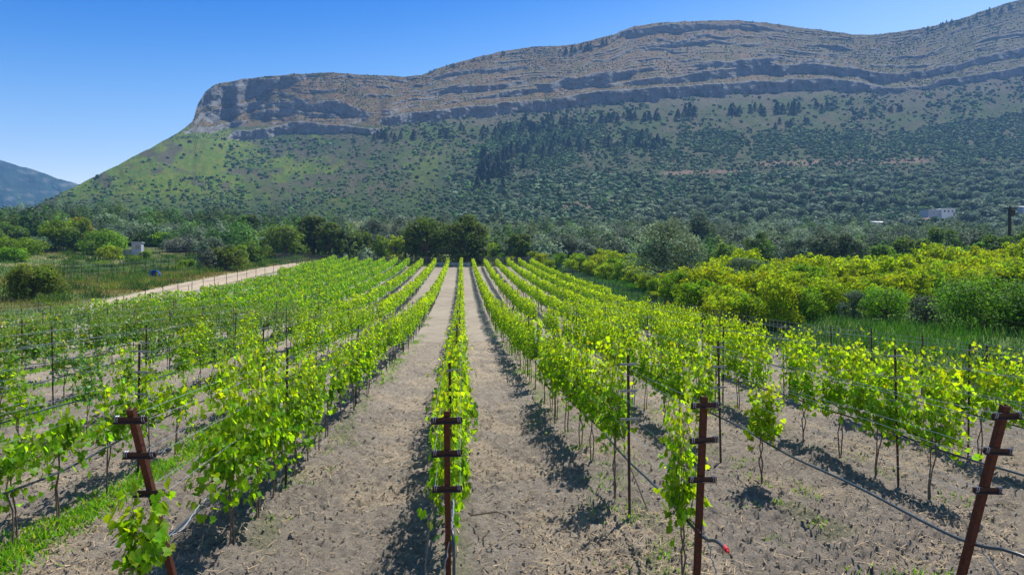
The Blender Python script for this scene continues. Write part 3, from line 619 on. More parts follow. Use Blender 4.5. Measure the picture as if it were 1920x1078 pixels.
# ================================================================== TREES OF THE VALLEY
def valley_tree(px, Z, ytop, wpx, mat, label, name='tree', cat='tree', leaf=.28, n=2600, group=None, seed=0, **kw):
    X, Y, z = at(px, Z); h = CAM[2] + (539 - ytop) * Z / F - z; w = wpx * Z / F
    h = max(h, .8); w *= 1.45 if px < 330 and Z > 100 else 1.2; n = int(n * (1.3 if px < 330 else 1)); ms = tree_meshes(name, h, w, M[mat], leaf, n, seed=seed, **kw)
    return plant_tree(name, ms, (X, Y, z), label, cat, group)
VT = [
 # px, Z, ytop, width px, material, label, name, category, options
 (800, 129, 407, 88, 'dark', 'broad dark green tree behind the row ends, left half of the central pair', 'broadleaf_tree', 'tree', dict(n=5200, leaf=.26, blobs=40, clear=.0)),
 (874, 127, 404, 92, 'dark', 'broad dark green tree behind the row ends, right half of the central pair', 'broadleaf_tree', 'tree', dict(n=5600, leaf=.26, blobs=42, clear=.0)),
 (588, 139, 401, 66, 'dark', 'tall dark tree where the dirt road bends out of sight', 'broadleaf_tree', 'tree', dict(n=3600, leaf=.26, blobs=26, clear=.03)),
 (622, 136, 416, 58, 'dark', 'dark rounded tree beside the grey post at the end of the dirt road', 'broadleaf_tree', 'tree', dict(n=3200, leaf=.26, blobs=24, clear=.02, tint=(1.15, 1.1, 1))),
 (468, 168, 404, 50, 'dark', 'round dark tree standing alone above the grey thicket left of the road', 'broadleaf_tree', 'tree', dict(n=2600, leaf=.3, blobs=22, clear=.2)),
 (533, 134, 424, 92, 'green', 'soft green willow-like bush overhanging the dirt road', 'willow_bush', 'bush', dict(n=3800, leaf=.24, blobs=30, clear=.0, tint=(.85, .8, 1.1))),
 (500, 150, 436, 60, 'green', 'mid green bush between round dark tree and willow-like bush', 'leafy_bush', 'bush', dict(n=2000, leaf=.25, clear=.0)),
 (700, 150, 413, 72, 'olive', 'grey olive tree left of the central dark tree pair', 'olive_tree', 'tree', dict(n=3200, leaf=.2, blobs=26)),
 (745, 158, 405, 64, 'olive', 'pale grey olive tree peeping out behind the left dark tree', 'olive_tree', 'tree', dict(n=2800, leaf=.2, blobs=24, tint=(1.25, 1.2, 1.2))),
 (680, 140, 432, 60, 'dark', 'dark shrub in the shade under the grey olives behind the end fence', 'dark_bush', 'bush', dict(n=2400, leaf=.22, clear=.0)),
 (716, 136, 440, 40, 'green', 'small mid green bush behind end fence, left of the lime bush', 'leafy_bush', 'bush', dict(n=1600, leaf=.2, clear=.0)),
 (744, 134, 438, 34, 'yellow', 'lime yellow bush glowing beside the left dark tree', 'lime_bush', 'bush', dict(n=1500, leaf=.2, clear=.0)),
 (975, 128, 434, 50, 'dark', 'compact dark green tree right of the central pair', 'broadleaf_tree', 'tree', dict(n=2600, leaf=.22, blobs=22, clear=.0, tint=(1.25, 1.25, 1.1))),
 (930, 138, 458, 52, 'yellow', 'yellow-green bush between central pair and compact dark tree', 'lime_bush', 'bush', dict(n=1800, leaf=.2, clear=.0, tint=(.8, .95, 1))),
 (906, 150, 464, 36, 'olive', 'low grey bush just right of the central tree pair', 'grey_bush', 'bush', dict(n=1200, leaf=.2, clear=.0)),
 (1060, 132, 441, 68, 'olive', 'large grey olive tree beyond the right-hand row ends', 'olive_tree', 'tree', dict(n=3400, leaf=.2, blobs=28, clear=.03)),
 (1098, 122, 456, 52, 'olive', 'drooping grey olive tree at the edge of the yellow bushes', 'olive_tree', 'tree', dict(n=2600, leaf=.18, blobs=22, clear=.0, tint=(1.1, 1.05, 1.05))),
 (1022, 150, 440, 50, 'olive', 'grey olive tree behind and right of the compact dark tree', 'olive_tree', 'tree', dict(n=2400, leaf=.22, blobs=20)),
 (1140, 140, 440, 70, 'olive', 'dull grey-green olive tree left of the big grey willow', 'olive_tree', 'tree', dict(n=2800, leaf=.22, blobs=24, tint=(.85, .85, .85))),
 (1175, 160, 430, 66, 'olive', 'grey olive tree half hidden behind the big grey willow', 'olive_tree', 'tree', dict(n=2400, leaf=.24, blobs=22, tint=(.9, .9, .9))),
 (1252, 74, 408, 140, 'olive', 'big loose grey-green willow leaning over the fence line', 'willow_tree', 'tree', dict(n=9000, leaf=.13, blobs=52, clear=.05, tint=(1.45, 1.5, 1.35), jit=.6, tvar=.5)),
 (1255, 88, 418, 40, 'yellow', 'bright yellow-green sapling showing above the big grey willow', 'lime_sapling', 'tree', dict(n=900, leaf=.16)),
 (1306, 152, 399, 74, 'olive', 'tall grey-green tree behind the big willow', 'willow_tree', 'tree', dict(n=3600, leaf=.25, blobs=30, tint=(.75, .85, .75))),
 (1420, 126, 436, 66, 'dark', 'dark green round tree above the yellow bushes', 'broadleaf_tree', 'tree', dict(n=2900, leaf=.23, blobs=24, clear=.0, tint=(1.0, 1.2, 1.2))),
 (1360, 120, 452, 60, 'green', 'soft green bush between the willow and dark round tree', 'leafy_bush', 'bush', dict(n=2000, leaf=.22, clear=.0, tint=(.8, .8, .9))),
 (1490, 112, 446, 66, 'olive', 'grey olive tree next to the dark round tree', 'olive_tree', 'tree', dict(n=3000, leaf=.19, blobs=26)),
 (1545, 100, 434, 76, 'olive', 'bushy grey-green olive standing over the yellow bushes', 'olive_tree', 'tree', dict(n=3800, leaf=.17, blobs=30, tint=(.8, .83, .72))),
 (1592, 96, 436, 72, 'olive', 'dark-footed olive tree in the hedge line right of centre', 'olive_tree', 'tree', dict(n=3600, leaf=.17, blobs=28, tint=(.7, .75, .62))),
 (1648, 98, 448, 56, 'green', 'fresh green tree in the hedge line beside the dark-footed olive', 'leafy_tree', 'tree', dict(n=2400, leaf=.19, clear=.0, tint=(.8, .9, 1))),
 (1705, 104, 440, 76, 'dark', 'dark green tree in the hedge line below the white house', 'broadleaf_tree', 'tree', dict(n=3200, leaf=.2, blobs=28, clear=.0, tint=(1.2, 1.3, 1.2))),
 (1768, 112, 424, 84, 'dark', 'wide dark tree right of and below the white house', 'broadleaf_tree', 'tree', dict(n=3600, leaf=.22, blobs=30, clear=.0, tint=(1.05, 1.25, 1.3))),
 (1760, 76, 460, 82, 'olive', 'low pale grey olive bush rising out of the yellow bushes', 'olive_bush', 'bush', dict(n=3600, leaf=.13, blobs=30, clear=.0, tint=(1.3, 1.25, 1.3))),
 (1828, 92, 444, 40, 'green', 'upright green bush left of the utility pole', 'leafy_bush', 'bush', dict(n=1900, leaf=.17, clear=.0, tint=(.75, .95, .9))),
 (1872, 100, 432, 66, 'dark', 'dark tree just left of the utility pole foot', 'broadleaf_tree', 'tree', dict(n=2600, leaf=.2, clear=.0, tint=(1.1, 1.3, 1.2))),
 (1935, 104, 430, 80, 'dark', 'dark tree at the right edge behind the utility pole', 'broadleaf_tree', 'tree', dict(n=2600, leaf=.2, clear=.0, tint=(1, 1.2, 1.1))),
 (1850, 27, 526, 190, 'green', 'large leafy dark green bramble bush behind the vineyard fence', 'bramble_bush', 'bush', dict(n=9000, leaf=.055, blobs=60, clear=.0, tint=(.62, .85, 1.15), tvar=.5)),
 (1945, 25, 532, 150, 'green', 'dark green bramble at the right edge of the picture behind the fence', 'bramble_bush', 'bush', dict(n=7000, leaf=.055, blobs=50, clear=.0, tint=(.55, .8, 1.1), tvar=.5)),
 (1735, 31, 556, 80, 'olive', 'thin grey twiggy bush left of the large bramble', 'grey_bush', 'bush', dict(n=2600, leaf=.05, blobs=40, clear=.0, tint=(.6, .62, .6))),
 (1395, 52, 478, 84, 'olive', 'grey-green willow shrub standing inside the yellow thicket', 'willow_shrub', 'bush', dict(n=4200, leaf=.09, blobs=36, clear=.0, tint=(.8, .95, .85))),
 (1600, 36, 545, 60, 'olive', 'small grey-green shrub at the foot of the yellow thicket', 'grey_bush', 'bush', dict(n=1800, leaf=.055, clear=.0, tint=(.8, .95, .9))),
 (1660, 34, 540, 100, 'green', 'bright green weedy bush in front of the yellow thicket', 'leafy_bush', 'bush', dict(n=3600, leaf=.055, blobs=34, clear=.0, tint=(.8, 1.1, .8))),
 # left side
 (62, 58, 497, 96, 'green', 'round olive-yellow bush beyond the road at the left edge', 'round_bush', 'bush', dict(n=5200, leaf=.11, blobs=36, clear=.0, tint=(.85, .72, .7))),
 (128, 128, 411, 74, 'green', 'tall feathery green tree with rusty top left of the road', 'leafy_tree', 'tree', dict(n=3600, leaf=.24, blobs=32, clear=.0, tint=(.9, .9, .8), spiky=.3)),
 (148, 131, 405, 40, 'green', 'rusty brown tree top behind the tall feathery tree', 'leafy_tree', 'tree', dict(n=1800, leaf=.22, blobs=18, clear=.1, tint=(1.5, .85, .8))),
 (98, 126, 422, 46, 'green', 'yellow-green bushy tree left of the tall feathery tree', 'leafy_tree', 'tree', dict(n=2200, leaf=.22, clear=.0, tint=(1.1, 1.05, .7))),
 (200, 122, 437, 70, 'green', 'rounded fresh green tree right of the tall feathery tree', 'leafy_tree', 'tree', dict(n=3400, leaf=.2, blobs=28, clear=.0, tint=(.85, 1, .9))),
 (170, 134, 432, 50, 'green', 'olive-green bush between feathery tree and rounded tree', 'leafy_bush', 'bush', dict(n=1900, leaf=.22, clear=.0, tint=(1, .85, .7))),
 (30, 116, 455, 84, 'yellow', 'yellow-green bush mass at the left edge of the meadow', 'lime_bush', 'bush', dict(n=3400, leaf=.18, blobs=28, clear=.0, tint=(.6, .75, 1))),
 (74, 122, 446, 44, 'olive', 'blue-green round shrub in front of the feathery tree', 'round_bush', 'bush', dict(n=1900, leaf=.18, clear=.0, tint=(.75, .95, .85))),
 (12, 142, 424, 56, 'green', 'dark green tree at the left edge behind yellow-green bushes', 'leafy_tree', 'tree', dict(n=2200, leaf=.24, clear=.0, tint=(.65, .8, 1))),
 (-25, 130, 428, 60, 'green', 'green tree cut off by the left edge of the picture', 'leafy_tree', 'tree', dict(n=1800, leaf=.24, clear=.0, tint=(.7, .8, 1))),
 (300, 150, 438, 46, 'yellow', 'bright yellow-green dome-shaped tree above the grey shed', 'lime_tree', 'tree', dict(n=2200, leaf=.22, blobs=22, clear=.0, tint=(.7, .95, 1))),
 (262, 158, 428, 56, 'olive', 'grey olive tree behind the small grey shed', 'olive_tree', 'tree', dict(n=2200, leaf=.24)),
 (236, 150, 440, 50, 'olive', 'dusky grey shrub left of the small grey shed', 'grey_bush', 'bush', dict(n=1800, leaf=.22, clear=.0, tint=(.8, .8, .75))),
 (345, 136, 446, 70, 'olive', 'purplish grey thicket bush right of the lime dome tree', 'grey_bush', 'bush', dict(n=2600, leaf=.2, blobs=26, clear=.0, tint=(1.05, .95, 1.05))),
 (392, 128, 448, 60, 'olive', 'grey-green thicket bush before the pale long roof', 'grey_bush', 'bush', dict(n=2400, leaf=.18, blobs=24, clear=.0, tint=(.85, .9, .8))),
 (425, 100, 458, 66, 'dark', 'dark brown-green shrub on the road bank', 'dark_bush', 'bush', dict(n=3000, leaf=.17, blobs=26, clear=.0, tint=(1.3, 1.15, 1))),
 (388, 98, 466, 40, 'olive', 'leafless-looking grey shrub left of the road bank shrub', 'grey_bush', 'bush', dict(n=1300, leaf=.15, clear=.0, tint=(.7, .65, .65))),
 (476, 116, 450, 60, 'green', 'green bush on the road bank right of the brown-green shrub', 'leafy_bush', 'bush', dict(n=2400, leaf=.19, blobs=24, clear=.0, tint=(.7, .75, .9))),
 (20, 100, 468, 60, 'yellow', 'low lime-green bush before the yellow-green mass at the left edge', 'lime_bush', 'bush', dict(n=2000, leaf=.15, clear=.0, tint=(.55, .85, 1))),
 (272, 116, 470, 20, 'green', 'small green bush in front of the grey-white shed', 'leafy_bush', 'bush', dict(n=900, leaf=.14, clear=.0)),
 (205, 112, 462, 36, 'yellow', 'small yellow bush in the meadow under the rounded fresh green tree', 'lime_bush', 'bush', dict(n=1200, leaf=.15, clear=.0, tint=(.8, .8, 1))),
 (352, 104, 488, 30, 'yellow', 'small yellow-green bush on the meadow right of the blue shelter', 'lime_bush', 'bush', dict(n=1000, leaf=.13, clear=.0, tint=(.6, .8, 1))),
 (448, 110, 460, 40, 'green', 'fresh green bush squeezed between the two road bank shrubs', 'leafy_bush', 'bush', dict(n=1600, leaf=.17, clear=.0, tint=(.95, 1, .8))),
 (320, 175, 428, 66, 'olive', 'grey olive tree in the strip above the lime dome tree', 'olive_tree', 'tree', dict(n=1900, leaf=.26)),
 (415, 178, 430, 60, 'olive', 'grey olive tree beside the pale long roof', 'olive_tree', 'tree', dict(n=1900, leaf=.26)),
]
for i, (px, Z, yt, wp, mt, lb, nm, ct, kw) in enumerate(VT):
    valley_tree(px, Z, yt, wp, mt, lb, nm, ct, seed=500 + i, **kw)

# low mixed trees and scrub that fill the valley floor up to the mountain foot
def valley_thicket():
    mb = MB(); n = 0
    for _ in range(1150):
        Z = 128 + 105 * rng.uniform() ** .9; u = rng.uniform(-120, 2040)
        X, Y, z = at(u, Z)
        if Y < 126 and X > -36: continue
        if X < -24 and Z < 140: continue
        if (abs(u - 375) < 15 and 190 < Z < 206) or (abs(u - 648) < 10 and Z < 132): continue
        if abs(u - 838) < 110 and Z < 158: continue
        w = rng.uniform(3.2, 8.0); h = min(w * rng.uniform(.5, .9), 4.6); m = int(90 + 62 * w)
        q = rng.uniform(); left = u < 640
        c = (np.array([1.0, 1.12, 1.0]) if left else np.array([1.15, 1.25, 1.2])) if q < (.38 if left else .66) else (np.array([.55, .95, .22]) if q < .8 else (np.array([.34, .52, .2]) if q < .92 else np.array([.9, 1.1, .2])))
        patch = float(fbm(np.array([X * .035]), np.array([Y * .05]), 411, 2)[0]); c = c * rng.choice((.42, .62, .95, 1.15, 1.45)) * (.5 + patch)
        if rng.uniform() < .22: h = min(h * 1.5, 6.2); c = c * .8
        d = rnd(m); d /= np.linalg.norm(d, axis=1)[:, None]; d[:, 2] = np.abs(d[:, 2]) * 1.1 - .1
        lump = 1 + .28 * np.sin(d[:, 0] * 5 + n) * np.cos(d[:, 1] * 6 + n * 1.7) + .12 * np.sin(d[:, 2] * 9 + d[:, 0] * 7)
        P = d * (lump * rng.uniform(.78, 1.0, m))[:, None] * np.array([w / 2, w / 2, h]) + np.array([X, Y, z + .1 * h])
        mb.inst(QLEAF, P, frames(d + rnd(m, .25) + np.array([0, 0, .2]), rnd(m)), rng.uniform(.2, .38, (m, 1)) * (.7 + w * .05), 0, c * np.clip(rng.normal(1, .13, (m, 1)), .6, 1.5)); n += 1
    tag(mb.build('valley_thicket', M['olive']), 'unbroken mass of grey and green low trees between vineyard and mountain foot', 'thicket', kind='stuff')
valley_thicket()
# yellow thicket on the right: a few meshes, many bushes
YB = [tree_meshes('yellow_bush', 1, 1.1, M['yellow'], .026, 4600, 40, .0, 600 + i, None, 1.0, .8, .4, ((1, 1, 1), (.7, .88, 1.2), (.95, 1, 1), (.5, .75, 1.4), (.85, .95, 1), (1, .95, .9))[i]) for i in range(6)]
def thicket():
    spots = []
    for u, yt, Z in [(1188, 498, 86), (1170, 486, 92), (1200, 488, 95), (1150, 482, 97), (1135, 492, 94), (1122, 476, 104), (1105, 488, 101), (1085, 474, 110), (1070, 486, 108), (1050, 474, 116), (1030, 486, 114), (1015, 474, 121), (1150, 470, 110), (1185, 474, 108), (1120, 466, 122), (940, 474, 126), (1000, 470, 126), (958, 480, 125), (1235, 545, 58), (1228, 520, 66), (1212, 512, 78), (895, 478, 127)]:
        spots.append((u, yt, Z))
    for row, Z0 in enumerate((66, 58, 51, 45, 41, 37)):
        for u in np.arange((1290, 1285, 1275, 1285, 1310, 1350)[row], (2000, 1990, 1980, 1985, 1720, 1560)[row], 1900 / Z0 * 1.0):
            uu = u + rng.normal(0, 9); zz = Z0 + rng.normal(0, 1.6)
            yt = np.interp(uu, [1270, 1400, 1600, 1920], [498, 488, 484, 476]) + (0, 4, 10, 20, 36, 50)[row] + rng.normal(0, 11)
            if row == 0 and rng.uniform() < .4: yt -= 10
            spots.append((uu, yt, zz))
    for i, (u, yt, Z) in enumerate(spots):
        X, Y, z = at(u, Z); h = max(CAM[2] + (539 - yt) * Z / F - z, .9); w = max(min(h * rng.uniform(.9, 1.3), 4.2), 1.8)
        e = empty('yellow_bush', (X, Y, z - .05), 'feathery yellow-green bush of the tall thicket beyond the right-hand vineyard fence', 'bush', 'yellow bushes of the thicket', rng.uniform(0, 6.28), (w, w, h))
        link('trunk', YB[i % 6][0], e); link('crown', YB[i % 6][1], e)
thicket()

# ================================================================== MEADOW GRASSES (uncountable)
def blades(name, mat, X, Y, h, wd, c, label, lean=.35, z=None):
    n = len(X); Zg = g(X, Y) if z is None else z
    a = rng.uniform(0, 6.28, n); Rm = rotz(a); up = np.stack([rng.normal(0, lean, n), rng.normal(0, lean, n), np.ones(n)], -1)
    Rm[:, :, 2] = up / np.linalg.norm(up, axis=1)[:, None]
    sc = np.stack([wd, h * .3, h], -1)
    mb = MB(); V, L, T = BLADE
    VV = np.einsum('nij,nvj->nvi', Rm, V[None] * sc[:, None, :]) + np.stack([X, Y, Zg - .01], -1)[:, None, :]
    mb.add(VV.reshape(-1, 3), np.arange(n * 3), np.full(n, 3), 0, np.repeat(c, 3, 0))
    return tag(mb.build(name, mat), label, 'grass', kind='stuff')
def ditch_grass():
    n = 85000; Y = 9 + 112 * rng.uniform(0, 1, n) ** 1.5; X = np.interp(Y, [0, 22, 40, 60, 90], [11.9, 12.1, 13.4, 14.2, 15.4]) + rng.gamma(1.7, 2.6, n)
    f = fbm(X * .5, Y * .35, 301, 3)
    h = (.12 + .42 * f ** 1.5 * 1.6) * rng.uniform(.4, 1.4, n); wd = .012 + .0011 * Y * rng.uniform(.6, 1.3, n)
    c = np.where((f > .55)[:, None], np.array([.9, 1.25, .7]), np.array([.62, .8, 1.15])) * rng.uniform(.6, 1.3, (n, 1))
    c = np.where((rng.uniform(0, 1, n) < .1)[:, None], np.array([2.2, 1.5, 3.5]) * .9, c)
    blades('tall_grass', M['rank'], X, Y, h, wd, c, 'rank green grass filling the strip beyond the right-hand fence')
ditch_grass()
def left_meadow():
    n = 110000; Y = rng.uniform(42, 150, n); X = np.interp(Y, RC[:, 1], RC[:, 0]) - 2.3 - rng.gamma(1.3, 16, n)
    f = fbm(X * .05, Y * .09, 311, 4)
    h = (.12 + .36 * f) * rng.uniform(.4, 1.4, n); wd = (.0011 * Y) * rng.uniform(.5, 1.3, n)
    c = np.where((f > .52)[:, None], np.array([1.5, 1.05, .8]), np.array([.62, .95, .75])) * rng.uniform(.6, 1.25, (n, 1))
    c = np.where((rng.uniform(0, 1, n) < .12)[:, None], np.array([1.7, 1.35, 1.9]), c)
    k = 260; bxs = rng.uniform(0, 1, k); by = rng.uniform(56, 135, k); bX = np.interp(by, RC[:, 1], RC[:, 0]) - 3 - rng.gamma(1.2, 15, k)
    m = 90; X2 = np.repeat(bX, m) + rng.normal(0, .55, k * m); Y2 = np.repeat(by, m) + rng.normal(0, .55, k * m)
    c2 = np.repeat(np.array([.55, .95, .45])[None] * rng.uniform(.5, 1.25, (k, 1)) * np.array([1, 1, 1]) + np.where(rng.uniform(0, 1, (k, 1)) < .3, np.array([.5, .35, -.1]), 0), m, 0) * rng.uniform(.7, 1.2, (k * m, 1))
    X = np.concatenate([X, X2]); Y = np.concatenate([Y, Y2]); h = np.concatenate([h, rng.uniform(.2, 1.0, k * m) * np.repeat(rng.uniform(.5, 1.3, k), m)]); wd = np.concatenate([wd, .0016 * Y2]); c = np.concatenate([c, c2])
    blades('meadow_grass', M['meadow'], X, Y, h, wd, c, 'rough dry and green grass of the meadow beyond the dirt road')
left_meadow()
def end_grass():
    n = 16000; X = rng.uniform(-34, 60, n); Y = rng.uniform(121.5, 150, n); f = fbm(X * .1, Y * .1, 321, 3)
    blades('meadow_grass', M['meadow'], X, Y, (.3 + .7 * f) * rng.uniform(.5, 1.2, n), .2 * rng.uniform(.5, 1.2, n), np.array([.7, .85, .6]) * rng.uniform(.5, 1.2, (n, 1)), 'rough grass between the vineyard end and the trees')
end_grass()
# ================================================================== VINEYARD
LEFT, RIGHT = 2.28, 2.05
def rowx(k): return -.115 + (RIGHT * k if k > 0 else LEFT * k)
ORD = ['', 'first', 'second', 'third', 'fourth', 'fifth', 'sixth', 'seventh', 'eighth', 'ninth', 'tenth', 'eleventh', 'twelfth']
def rowname(k):
    return 'centre vine row' if k == 0 else f"{ORD[abs(k)]} row {'right' if k > 0 else 'left'} of centre row"
ROWS = list(range(-10, 7))
RSTART = {5: 29, 6: 56, -10: 88}
REND = lambda k: 121 if k > -5 else 121 + (-4 - k) * .9

def vine_mesh(seed, shoots, ztop, zlow, half, n_extra, mat, lsz=.055, droop=.25, tint=(1, 1, 1)):
    r = np.random.default_rng(seed); mb = MB(); P = []; out = []
    for i in range(shoots):
        y0 = r.uniform(-half, half); x0 = r.normal(0, .03); side = r.choice((-1, 1)); zt = r.uniform(ztop - .28, ztop + .1)
        pts = [np.array([x0, y0, .76])]
        dr = r.uniform() < droop; m = 6
        for j in range(1, m + 1):
            t = j / m; x = x0 + side * (.03 + .05 * t) + r.normal(0, .012)
            z = .76 + (zt - .76) * t if not dr else .76 + .35 * math.sin(t * 2.6) - .32 * t * t
            if dr: x = x0 + side * (.05 + .12 * t)
            pts.append(np.array([x, y0 + r.normal(0, .02) + .1 * t * r.normal(), z]))
        pts = np.array(pts)
        mb.tube(pts, np.linspace(.005, .002, len(pts)), 3, 1, cap=False)
        L = np.linspace(.04, 1, 22); idx = L * m; a = np.clip(idx.astype(int), 0, m - 1); fr = (idx - a)[:, None]
        p = pts[a] * (1 - fr) + pts[a + 1] * fr
        P.append(p); out.append(np.full(len(p), side))
    n = n_extra; side = r.choice((-1, 1), n)
    p = np.stack([side * np.abs(r.normal(.085, .05, n)), r.uniform(-half - .05, half + .05, n), zlow + (ztop - zlow) * r.beta(1.35, 1.5, n)], -1)
    P.append(p); out.append(side); P = np.concatenate(P); out = np.concatenate(out); n = len(P)
    P = P + np.stack([out * np.abs(r.normal(.02, .035, n)), r.normal(0, .07, n), r.normal(-.01, .05, n)], -1)
    nn = np.stack([out * .75, np.zeros(n), np.full(n, .55)], -1) + r.normal(0, .48, (n, 3))
    tt = np.stack([out * .35, r.normal(0, .5, n), np.full(n, -.8)], -1) + r.normal(0, .35, (n, 3))
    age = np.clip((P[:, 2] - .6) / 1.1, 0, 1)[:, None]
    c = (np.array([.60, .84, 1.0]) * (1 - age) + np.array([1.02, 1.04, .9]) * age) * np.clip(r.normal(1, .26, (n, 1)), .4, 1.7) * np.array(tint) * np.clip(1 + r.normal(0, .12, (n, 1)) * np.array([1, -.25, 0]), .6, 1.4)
    c = np.where(r.uniform(0, 1, (n, 1)) < .03, c * np.array([1.35, 1.05, .8]), c)
    if mat is M['vine_old']: c = np.where((r.uniform(0, 1, (n, 1)) < .10 + .22 * age), c * np.array([2.1, 1.15, .9]), c)
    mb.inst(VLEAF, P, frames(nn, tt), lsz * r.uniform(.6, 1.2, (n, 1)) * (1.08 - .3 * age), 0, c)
    return mb.mesh('grapevine_foliage', [mat, M['shoot']])
def trunk_mesh(seed, two=True):
    r = np.random.default_rng(seed); mb = MB()
    for i in range(2 if two else 1):
        x, y = r.normal(0, .02), r.normal(0, .05)
        P = [(x, y, -.08), (x + r.normal(0, .015), y + r.normal(0, .02), .15), (x + r.normal(0, .02), y + r.normal(0, .03), .38), (r.normal(0, .012), r.normal(0, .03), .58), (0, r.normal(0, .02), .78)]
        mb.tube(P, [.015, .011, .010, .009, .009], 6)
    for s in (-1, 1): mb.tube([(0, 0, .74), (r.normal(0, .01), s * .25, .79 + r.normal(0, .01)), (r.normal(0, .015), s * .52, .78)], [.009, .008, .006], 5)
    return mb.mesh('grapevine_trunk', [M['bark']], True)
VD = [vine_mesh(700 + i, 20, (1.72, 1.80, 1.62, 1.75)[i % 4], .60 + .05 * (i % 3), (.40, .48, .36, .50)[i % 4], 150, M['vine']) for i in range(8)]          # dense
VS = [vine_mesh(720 + i, 11, 1.62, .55, .40, 80, M['vine'], droop=.4) for i in range(4)]    # sparse
VY = [vine_mesh(730 + i, 8, 1.15, .40, .36, 40, M['vine'], droop=.75) for i in range(3)]   # low and drooping
VO = [vine_mesh(740 + i, 17, 1.70, .55, .44, 120, M['vine_old'], droop=.35) for i in range(6)]
VOS = [vine_mesh(750 + i, 10, 1.6, .5, .45, 60, M['vine_old'], droop=.45) for i in range(3)]
VH = [vine_mesh(760 + i, 20, 1.80, .36, .60, 230, M['vine'], droop=.5) for i in range(3)]   # big, hanging low
VC = [vine_mesh(780 + i, 15, 1.86, .42 + .2 * i, .21 + .03 * i, 90, M['vine'], droop=.15) for i in range(2)]
VB = [vine_mesh(785, 13, 1.46, .66, .20, 70, M['vine'], droop=.1, tint=(1.12, 1.02, .9))]
VX = [vine_mesh(790 + i, 7, 1.25, .5, .13, 26, M['vine'], droop=.1, lsz=.06) for i in range(2)]
VT_ = [trunk_mesh(770 + i) for i in range(6)]
NEAR = {
 0: [(6.95, 'H'), (7.9, 'D'), (9.0, 'D'), (10.1, 'D'), (11.2, 'D')],
 1: [(6.15, 'C'), (8.95, 'C'), (10.7, 'D'), (11.8, 'D'), (12.9, 'D')],
 2: [(9.35, 'B'), (11.7, 'D'), (12.8, 'D'), (13.9, 'D')],
 3: [(9.0, 'D'), (10.1, 'D'), (11.2, 'D'), (12.3, 'D'), (14.4, 'D')],
 4: [(9.8, 'D'), (10.9, 'D'), (12.0, 'S'), (13.1, 'D'), (14.3, 'D'), (16.9, 'D')],
 -1: [(5.15, 'X'), (7.15, 'H'), (8.0, 'H'), (8.9, 'H'), (9.9, 'H'), (10.9, 'H'), (11.6, 'S'), (12.5, 'X'), (13.9, 'D')],
 -2: [(7.25, 'Y'), (8.1, 'Y'), (9.3, 'S'), (10.4, 'S'), (11.5, 'Y'), (13.6, 'S'), (15.3, 'D')],
 -3: [(10.9, 'S'), (13.0, 'Y'), (14.4, 'S'), (17.4, 'D'), (18.5, 'D'), (19.6, 'D')],
}
def fixy(k, y):
    if k == 0: return y
    xo = -.115 + (2.10 if k > 0 else 2.33) * k
    return y * rowx(k) / xo * (1.0027 - .0732 * xo / y)
NEAR = {k: [(fixy(k, y), t) for y, t in v] for k, v in NEAR.items()}
def in_frame(X, Y, m=2.0):
    Zd = X * SY + Y * CY; lat = X * CY - Y * SY
    return Zd > 3.5 and abs(lat) < (960 / F) * Zd + m
near_v = []; far_v = []
for k in ROWS:
    x = rowx(k); ys = []
    if k in NEAR: ys = list(NEAR[k]); y0 = ys[-1][0] + 1.12
    else: y0 = max(5.6, RSTART.get(k, 0))
    y = y0
    while y < REND(k):
        dens = 1.0
        if k <= -2: dens = .64 if y < 22 else (.90 if y < 50 else .96)
        if k >= 1 and y < 30: dens = .86
        if k == -1 and y < 40: dens = .9
        gap = (k == 2 and 33 < y < 37.5) or (k == -3 and 24 < y < 26)
        if rng.uniform() < dens and not gap: ys.append((y, 'S' if (k <= -2 and y < 24 and rng.uniform() < .4) else ('S' if y < 40 and rng.uniform() < .14 else 'D')))
        y += rng.uniform(1.04, 1.2)
    for (y, t) in ys:
        xx = x + rng.normal(0, .03)
        if not in_frame(xx, y): continue
        (near_v if True else far_v).append([xx * SY + y * CY, k, xx, y, t])
near_v.sort(key=lambda a: a[0]); far_v = near_v[295:]; near_v = near_v[:295]
byrow = {}
for a in near_v: byrow.setdefault(a[1], []).append(a)
LOOK = {'D': 'leafy', 'H': 'bushy low-hanging', 'S': 'sparse', 'Y': 'low drooping', 'X': 'small young', 'C': 'slim tall', 'B': 'small compact'}
for k, lst in byrow.items():
    lst.sort(key=lambda a: a[3])
    for i, (Zd, _, x, y, t) in enumerate(lst):
        pool = {'D': VD, 'S': VS, 'Y': VY, 'H': VH, 'X': VX, 'C': VC, 'B': VB}[t]
        if k <= -4 or (k == -3 and rng.uniform() < .3): pool = VO if t == 'D' else VOS
        if i < 6 and y < 17: lb = f"{LOOK[t] if k > -4 else 'older dark'} grapevine, {ORD[i + 1]} visible from the near end of {rowname(k)}"
        else: lb = f"grapevine merging into the unbroken hedge along {rowname(k)}"
        if i >= 6 or y >= 17: grp = f"hedge vines of {rowname(k)}"
        else: grp = 'single vines at the near row ends'
        s = rng.uniform(.93, 1.07)
        e = empty('grapevine', (x, y, float(soil_z(np.array([x]), np.array([y]))[0]) - .02 if y < 32 else g1(x, y)), lb, 'grapevine', grp, rng.choice((0, math.pi)) + rng.normal(0, .05), (rng.uniform(.78, .95), s, s * rng.uniform(.95, 1.05)))
        link('trunk', VT_[rng.integers(6)], e); link('foliage', pool[rng.integers(len(pool))], e)
